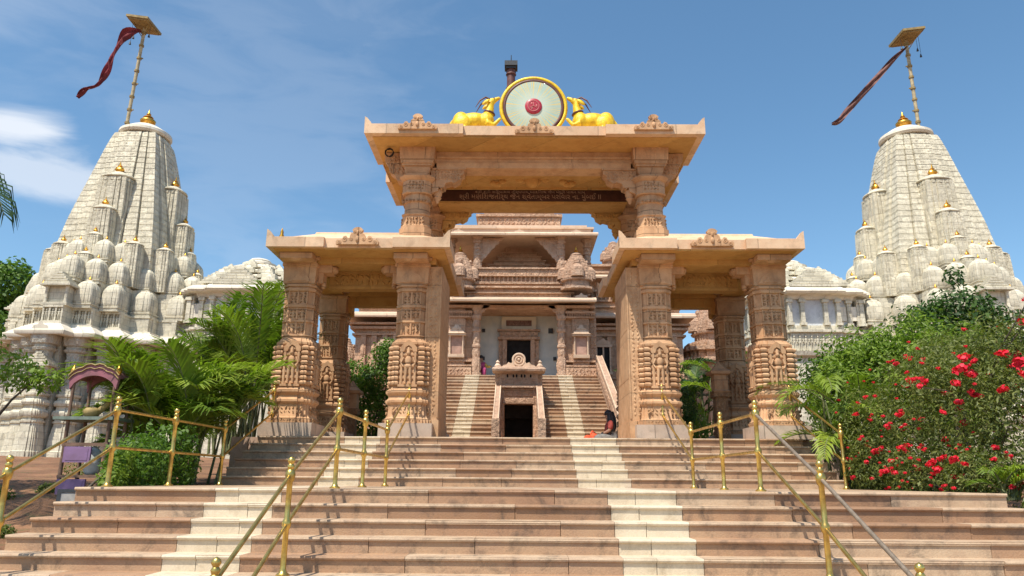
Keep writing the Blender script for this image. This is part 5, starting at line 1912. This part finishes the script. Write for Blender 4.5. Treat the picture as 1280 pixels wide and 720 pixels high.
def stone_post(x, y, z, label):
    t = thing('stone_post', (x, y, z), label, 'post', 'carved lamp posts inside the gateway')
    mb = MB()
    mb.stack(SQ, [(z, .22), (z + .15, .22), (z + .17, .15), (z + 1.1, .13), (z + 1.12, .19), (z + 1.2, .2)], x, y)
    mb.build('shaft', M['sand_carved'], t)
    mb = MB()
    mb.stack(SQ, [(z + 1.2, .16), (z + 1.25, .2), (z + 1.28, .15), (z + 1.62, .15), (z + 1.64, .23), (z + 1.7, .24), (z + 1.75, .16), (z + 1.85, .08), (z + 1.95, .02)], x, y)
    for q in (-1, 1): mb.bx(x + q * .08 - .03, x + q * .08 + .03, y - .165, y - .14, z + 1.32, z + 1.58)
    mb.build('lantern_head', M['sand'], t)


stone_post(4.62, 17.0, 2.35, 'carved stone lamp post left of the rear outer right gateway column')
stone_post(-4.15, 18.6, 2.05, 'carved stone lamp post in front of the tall rounded shrub')

# right of the steps: flowering bush, trees and scrub
bb = thing('flowering_bush', (6.4, 11.0, 1.3), 'large green bush covered with bright red blossoms right of the steps', 'bush')
blobs = [(5.98, 12.9, 2.3, .55, .8, .95, 2600), (6.05, 11.7, 2.45, .6, .85, 1.05, 3000), (6.15, 10.5, 2.5, .6, .85, 1.05, 3200), (6.2, 9.5, 2.3, .5, .6, .9, 2400), (5.75, 12.2, 1.75, .36, 1.0, .4, 1600), (5.72, 10.8, 1.72, .36, 1.0, .4, 1600), (5.7, 9.5, 1.7, .32, .6, .34, 1200), (6.7, 11.2, 3.35, .8, .9, .6, 2500), (6.75, 10.0, 3.3, .6, .8, .55, 2000), (7.2, 12.4, 3.4, .8, .8, .6, 1800), (5.62, 12.2, 1.95, .3, .45, .5, 900)]
limbs(bb, (6.3, 10.9, 1.1), [(b[0], b[1], b[2]) for b in blobs], .05, seed=9, name='stem')
put_world(leaf_mesh('foliage', [(*b[:6], int(b[6] * 2.1)) for b in blobs], .062, M['leafolive'], 31, .36, .4, .3), 'foliage', bb)


def flower_mesh(seed):
    """one papery blossom head"""
    rg2 = np.random.default_rng(seed)
    Vs = []
    for h in range(1):
        c = np.zeros(3) if h == 0 else rg2.uniform(-.13, .13, 3)
        k = 1.0 if h == 0 else rg2.uniform(.45, .8)
        n = int(34 * k)
        d = rg2.normal(size=(n, 3)); d /= np.linalg.norm(d, axis=1)[:, None]
        p = c + d * rg2.uniform(.25, 1, n)[:, None] * np.array([.055, .055, .042]) * k
        nr = d + rg2.normal(size=(n, 3)) * .5; nr /= np.linalg.norm(nr, axis=1)[:, None]
        a = np.cross(nr, rg2.normal(size=(n, 3))); a /= np.linalg.norm(a, axis=1)[:, None]
        b = np.cross(nr, a); s = .023
        Vs.append(np.stack([p - a * s, p + b * s * .8 + nr * .009, p + a * s, p - b * s * .8 + nr * .009], 1).reshape(-1, 3))
    V = np.concatenate(Vs)
    return raw_quads('flower', V, rg2.uniform(0, 1, len(V) // 4), M['flower'])


FM = [flower_mesh(i) for i in range(4)]
camp = Vector((0, 0, 1.6))
rg = random.Random(77)


def flower(p, s):
    o = bpy.data.objects.new('flower', rg.choice(FM)); COL.objects.link(o)
    o.parent = bb
    o.location = Vector(p) - Vector((6.4, 11.0, 1.3))
    o.rotation_euler = (rg.uniform(-.5, .5), rg.uniform(-.5, .5), rg.uniform(0, 6))
    o.scale = (s, s, s * rg.uniform(.7, 1))


def on_blob(b, rg):
    # a point on the side of a leaf mass that faces the path and the sun
    while True:
        d = Vector((rg.gauss(0, 1), rg.gauss(0, 1), rg.gauss(0, 1))).normalized()
        if (d.y < -.3 or d.x < -.35) and d.z > -.5 and d.y < .4: break
    return Vector((b[0] + d.x * b[3] * 1.13, b[1] + d.y * b[4] * 1.13, b[2] + d.z * b[5] * 1.13))


wts = [10, 14, 14, 6, 13, 16, 8, 3, 3, 0]
cnt = 0
for b, w in zip(blobs, wts):
    for _ in range(w):
        flower(on_blob(b, rg), rg.choice((.65, .8, .9, 1.05, 1.25)))
        cnt += 1
for p, s in (((5.75, 9.6, 3.05), 1.8), ((5.88, 9.6, 2.98), 1.6), ((5.82, 9.6, 3.2), 1.6), ((6.2, 9.4, 3.22), 1.7), ((6.4, 9.4, 3.1), 2.0), ((6.62, 9.8, 3.28), 1.2), ((6.78, 9.7, 3.35), 1.5), ((6.75, 9.7, 3.7), 1.5), ((6.78, 9.7, 3.52), .9), ((6.55, 9.3, 3.9), 1.0), ((5.95, 9.7, 2.72), 1.2), ((5.35, 9.9, 2.86), .9), ((5.6, 9.5, 2.85), 1.1)):
    flower(p, s)
Vb = []; Tb = []
rb = np.random.default_rng(5)
for b, w in zip(blobs, (16, 22, 24, 9, 24, 26, 12, 6, 5, 0)):
    for _ in range(w):
        p = on_blob(b, rg)
        Vf = np.empty(len(FM[0].vertices) * 3); FM[rg.randrange(4)].vertices.foreach_get('co', Vf)
        Vf = Vf.reshape(-1, 3) * rg.uniform(.3, .6) + np.array(tuple(p))
        Vb.append(Vf); Tb.append(rb.uniform(0, 1, len(Vf) // 4))
sf = put_world(raw_quads('small_blossoms', np.concatenate(Vb), np.concatenate(Tb), M['flower']), 'small_blossoms', bb)
sf['kind'] = 'stuff'
mb = MB()
for tip in ((6.75, 9.7, 3.68), (6.55, 9.3, 3.88), (6.78, 9.7, 3.33), (5.36, 9.9, 2.84)):
    b0 = Vector((6.3, 10.3, 2.5)); tp = Vector(tip)
    mb.tube([b0, b0.lerp(tp, .5) + Vector((0, 0, .15)), tp], [.016, .01, .006], 5)
mb.build('twig', M['bark'], bb, 60)

tt = thing('tree', (10.0, 17.0, 1.8), 'dark glossy leaved tree with dense crown above the red flowering bush', 'tree')
limbs(tt, (10.0, 17, 1.7), [(9.5, 17, 4.9), (10.4, 17, 5.1), (10.0, 16.8, 5.9), (10.9, 17, 4.7), (9.2, 17, 4.3)], .09, seed=33)
put_world(leaf_mesh('crown', [(9.6, 16.8, 4.95, .95, .8, .75, 2200), (10.25, 16.8, 5.35, 1.0, .8, .65, 2300), (9.3, 16.8, 4.3, .9, .8, .7, 1600), (10.9, 16.8, 4.8, .95, .8, .85, 2000), (10.15, 16.7, 6.3, .26, .2, .24, 110), (10.2, 16.8, 3.8, 1.1, .8, .8, 1500)], .12, M['leafdark'], 35, .5), 'crown', tt)
shrub('shrub', (7.0, 14.6, 1.5), [(6.35, 14.7, 3.2, .6, .6, 1.0, 3600), (7.0, 14.8, 3.75, .75, .7, .85, 4200), (7.8, 14.6, 3.8, .8, .7, .8, 4200), (8.6, 14.8, 4.0, .8, .7, .8, 3600), (8.0, 14.3, 3.0, .9, .7, .8, 3200), (7.3, 14.9, 4.3, .35, .3, .45, 500), (8.1, 14.9, 4.65, .3, .3, .45, 420)], .11, M['leaflight'], 'tall feathery light green shrub right of the outer right gateway column', 'shrub', 41, asp=.34, lump=.3, stem=.015)
shrub('shrub', (8.0, 17.6, 1.9), [(7.5, 17.6, 3.9, .8, .6, .9, 2600), (8.6, 17.6, 4.2, .9, .6, .9, 2800), (7.9, 17.5, 3.0, 1.1, .6, .9, 1800)], .12, M['leaf'], 'mid green shrub mass behind the feathery shrub, below the right white side hall', 'shrub', 45)
palm((6.1, 13.9, 1.45), 22, 1.35, 1.7, 'grey green palm beside the outer right gateway column plinth', seed=42, leafl=.42, mat=M['palm'], width=.03, el=(.4, 1.3))
shrub('bush', (6.9, 8.8, .9), [(6.65, 8.9, 2.45, .4, .45, .9, 2200), (6.3, 8.6, 1.6, .42, .4, .4, 1500), (7.0, 9.0, 3.0, .5, .5, .8, 1800), (6.7, 8.3, 1.5, .5, .5, .7, 1700), (5.9, 8.5, 1.25, .3, .3, .25, 600)], .085, M['leafolive'], 'olive green feathery bush overhanging the right end of the lower steps', 'bush', 43, asp=.2, lump=.3)
palm((5.75, 8.95, 1.42), 9, .5, .15, 'small young palm at the right end of the landing', seed=44, leafl=.24, mat=M['palm'], width=.018, el=(.6, 1.3), spread=.04, nleaf=18)
# scrub on the slope
for i, (x, y, s) in enumerate(((-6.1, 9.2, .1), (-7.6, 11.2, .16), (-9.0, 15.5, .25), (-7.3, 11.9, .12))):
    shrub('weed', (x, y, gz(x, y) - .05), [(x, y, gz(x, y) + s * .6, s * 1.3, s, s * .8, 260)], .06, M['leafolive'], ['small olive weed on the brown earth slope near the framed boards', 'small weed on the brown earth left of the pink arch', 'low green weed high on the earth slope under the white temple', 'tiny weed on the earth slope beside the pink arch stand'][i], 'weed', 50 + i)

# ------------------------------------------------------------------ small arched shrine stand
sx0, sy0, sz0 = -6.75, 12.0, gz(-6.75, 12.0) - .03
st = thing('shrine_stand', (sx0, sy0, sz0), 'narrow timber shrine stand with a pink scalloped arch and purple panels on the earth slope', 'shrine')
for q in (-1, 1):
    for w in (-1, 1):
        mb = MB(); mb.lathe([(.035, sz0), (.03, 1.9), (.028, 2.5), (.04, 2.53), (.026, 2.58), (.026, 3.12), (.04, 3.16)], sx0 + q * .33, sy0 + w * .24, 8)
        mb.build('post', M['wood'], st, 50)
mb = MB(); mb.bx(sx0 - .52, sx0 + .42, sy0 - .34, sy0 + .34, 2.48, 2.53); mb.build('table_top', M['greyteal'], st)
mb = MB(); mb.bx(sx0 - .36, sx0 + .36, sy0 - .27, sy0 - .23, 2.08, 2.13); mb.bx(sx0 - .36, sx0 + .36, sy0 - .27, sy0 + .27, 1.6, 1.64); mb.build('crossbar', M['wood'], st)
for a, b, z0, z1 in ((-.30, .12, 1.83, 2.07), (-.34, .1, 1.35, 1.58)):
    mb = MB(); mb.bx(sx0 + a, sx0 + b, sy0 - .285, sy0 - .25, z0, z1); mb.bx(sx0 + a + .04, sx0 + b - .04, sy0 - .29, sy0 - .28, z0 + .03, z1 - .03)
    mb.build('panel', M['purple'], st)
mb = MB()
outer = []; inner = []
for i in range(13):
    u = -1 + 2 * i / 12
    outer.append((sx0 + u * .40, 3.16 + .17 * (1 - u * u) + .03 * abs(sin(u * 6))))
    inner.append((sx0 + u * .37, 2.96 + .22 * (1 - u * u) ** .7))
for (ya, yb) in ((sy0 - .28, sy0 - .22), (sy0 + .22, sy0 + .28)):
    for i in range(12):
        mb.extr([inner[i], inner[i + 1], outer[i + 1], outer[i]], ya, yb)
for i in range(12):
    mb.extr([(outer[i][0], outer[i][1] - .03), (outer[i + 1][0], outer[i + 1][1] - .03), outer[i + 1], outer[i]], sy0 - .22, sy0 + .22)
can = mb.build('canopy', M['arch'], st)
mb = MB(); mb.tube([(x, sy0 - .29, z + .012) for x, z in outer], .014, 6); mb.tube([(x, sy0 - .29, z - .05) for x, z in outer], .01, 6)
mb.build('trim', M['ochre'], can, 60)
for q in (-1, 1):
    mb = MB(); mb.lathe([(.03, 3.2), (.05, 3.24), (.045, 3.28), (.02, 3.31), (.005, 3.36)], sx0 + q * .36, sy0 - .24, 10); mb.build('finial', M['gold'], st, 60)
mb = MB(); mb.tube([(sx0 - .05, sy0 - .1, 2.54), (sx0 + .12, sy0 - .05, 2.72), (sx0 + .3, sy0, 2.93)], [.06, .05, .03], 8)
mb.lathe([(.05, 2.53), (.11, 2.56), (.13, 2.63), (.09, 2.68)], sx0 - .05, sy0 - .12, 14)
solo(mb, 'offering_bowl', M['ochre'], 'brownish bowl with a leaning stick on the shelf of the pink arched stand', 'bowl', None, 60, (sx0 - .05, sy0 - .12, 2.53))
mb = MB(); mb.lathe([(.08, 1.645), (.12, 1.7), (.11, 2.0), (.05, 2.06), (.07, 2.08)], sx0 + .02, sy0, 14)
solo(mb, 'white_pot', plain('pale_pot', (0.6, 0.63, 0.6), .4), 'pale pot under the shelf of the pink arched stand', 'pot', None, 60, (sx0 + .02, sy0, 1.645))


def board(cx, cy, cz, w, h, tilt, yaw, label):
    t = thing('framed_board', (cx, cy, cz), label, 'board', 'framed boards leaning at the left of the steps')
    X = Matrix.Translation((cx, cy, cz)) @ Matrix.Rotation(yaw, 4, 'Z') @ Matrix.Rotation(tilt, 4, 'X')
    mb = MB(); mb.X = X
    for (a, b, c, d) in ((-w, w, 0, .035), (-w, w, h - .035, h), (-w, -w + .035, .0351, h - .0351), (w - .035, w, .0351, h - .0351)):
        mb.bx(a, b, -.015, .015, c, d)
    mb.build('frame', M['darkgrey'], t)
    mb = MB(); mb.X = X; mb.bx(-w + .03, w - .03, -.006, .008, .03, h - .03)
    mb.build('panel', M['paper'], t)


board(-5.37, 8.75, gz(-5.37, 8.75) + .02, .17, .42, R(-58), R(-6), 'flat lying dark framed board with a faded panel on the earth beside the lower steps')
board(-5.06, 8.62, 1.15, .11, .33, R(-14), R(30), 'small upright dark framed board leaning against the left end of the top lower step')

# ------------------------------------------------------------------ people
pp = thing('person', (2.05, 16.75, 2.4), 'person with long dark hair, in red and grey, sitting beside the orange bundle', 'person')
P = [(0, 0, .12), (0, 0, .30), (0, 0, .47), (-.015, 0, .545), (-.03, -.01, .60), (-.045, -.01, .67),
     (.01, -.17, .46), (-.02, -.21, .29), (-.16, -.15, .22), (.01, .17, .46), (-.02, .21, .29), (-.16, .15, .22),
     (-.02, -.11, .11), (-.30, -.24, .13), (-.34, .02, .06), (-.02, .11, .11), (-.30, .24, .13), (-.36, -.02, .10)]
Ed = [(0, 1), (1, 2), (2, 3), (3, 4), (4, 5), (2, 6), (6, 7), (7, 8), (2, 9), (9, 10), (10, 11), (0, 12), (12, 13), (13, 14), (0, 15), (15, 16), (16, 17)]
Rr = [.135, .115, .12, .05, .072, .075, .055, .042, .028, .055, .042, .028, .09, .07, .035, .09, .07, .035]
link(skin_mesh('body', P, Ed, Rr, M['skin'], 2, 0), 'body', pp)
keep = [0, 1, 2, 6, 7, 9, 10]
idx = {k: i for i, k in enumerate(keep)}
link(skin_mesh('top', [P[k] for k in keep], [(idx[a], idx[b]) for a, b in Ed if a in idx and b in idx], [Rr[k] + .018 for k in keep], M['redcloth'], 2, 0), 'top', pp)
keep = [0, 12, 13, 14, 15, 16, 17]
idx = {k: i for i, k in enumerate(keep)}
link(skin_mesh('trousers', [P[k] for k in keep], [(idx[a], idx[b]) for a, b in Ed if a in idx and b in idx], [Rr[k] + .02 for k in keep], M['greycloth'], 2, 0), 'trousers', pp)
mb = MB(); mb.X = Matrix.Translation((2.05, 16.75, 2.4))
mb.ell((-.02, 0, .665), (.092, .09, .09), 12, 8)
mb.tube([(.02, -.02, .68), (.055, -.06, .55), (.06, -.1, .38), (.04, -.13, .2)], [.085, .09, .085, .04], 10)
mb.tube([(.0, -.06, .66), (.0, -.11, .5), (-.02, -.15, .3), (-.03, -.16, .16)], [.06, .065, .06, .03], 8)
mb.build('hair', M['hair'], pp, 70)
mb = MB(); mb.X = Matrix.Translation((2.05, 16.75, 2.4))
mb.ell((-.125, -.012, .645), (.018, .012, .018), 6, 4)
for q in (-1, 1): mb.ell((-.112, q * .03 - .01, .67), (.008, .012, .007), 6, 4, 0)
mb.build('face', M['skin'], pp, 60)
mb = MB()
for (x, y, z, rx, rz) in ((1.70, 16.7, 2.52, .12, .12), (1.56, 16.75, 2.50, .1, .10), (1.82, 16.62, 2.50, .1, .1)):
    mb.ell((x, y, z), (rx, .11, rz), 12, 8)
mb.tube([(1.62, 16.7, 2.6), (1.66, 16.7, 2.68), (1.72, 16.7, 2.62)], .025, 8)
solo(mb, 'cloth_bundle', M['orangecloth'], 'orange red cloth bundle on the floor beside the seated person', 'bundle', None, 70, (1.7, 16.7, 2.4))

p2 = thing('person', (-1.38, 27.62, 5.29), 'person in bright pink sitting beside the left column of the temple doorway', 'person')
O = (0, 0, 0)
P2 = [(0, 0, .14), (0, 0, .36), (0, 0, .56), (.0, 0, .645), (.0, 0, .71), (.0, -.01, .79),
      (-.15, 0, .55), (-.19, -.05, .36), (-.12, -.14, .26), (.15, 0, .55), (.25, -.08, .42), (.4, -.12, .45),
      (-.09, -.04, .13), (-.14, -.28, .36), (-.13, -.3, .04), (.09, -.04, .13), (.12, -.28, .36), (.11, -.3, .04)]
link(skin_mesh('body', P2, Ed, Rr, M['skin'], 2, 0), 'body', p2)
keep = [0, 1, 2, 6, 7, 9, 12, 13, 14, 15, 16, 17]
idx = {k: i for i, k in enumerate(keep)}
link(skin_mesh('dress', [P2[k] for k in keep], [(idx[a], idx[b]) for a, b in Ed if a in idx and b in idx], [Rr[k] + .025 for k in keep], M['pinkcloth'], 2, 0), 'dress', p2)
mb = MB(); mb.X = Matrix.Translation((-1.38, 27.62, 5.29)); mb.tube([(.14, -.02, .52), (.25, -.08, .43), (.36, -.11, .44)], [.06, .055, .04], 8); mb.build('sleeve', M['yellowcloth'], p2, 60)
mb = MB(); mb.X = Matrix.Translation((-1.38, 27.62, 5.29)); mb.ell((0, .02, .80), (.085, .09, .095), 12, 8); mb.tube([(0, .05, .8), (0, .1, .66), (0, .1, .5)], [.06, .05, .02], 8); mb.build('hair', M['hair'], p2, 70)
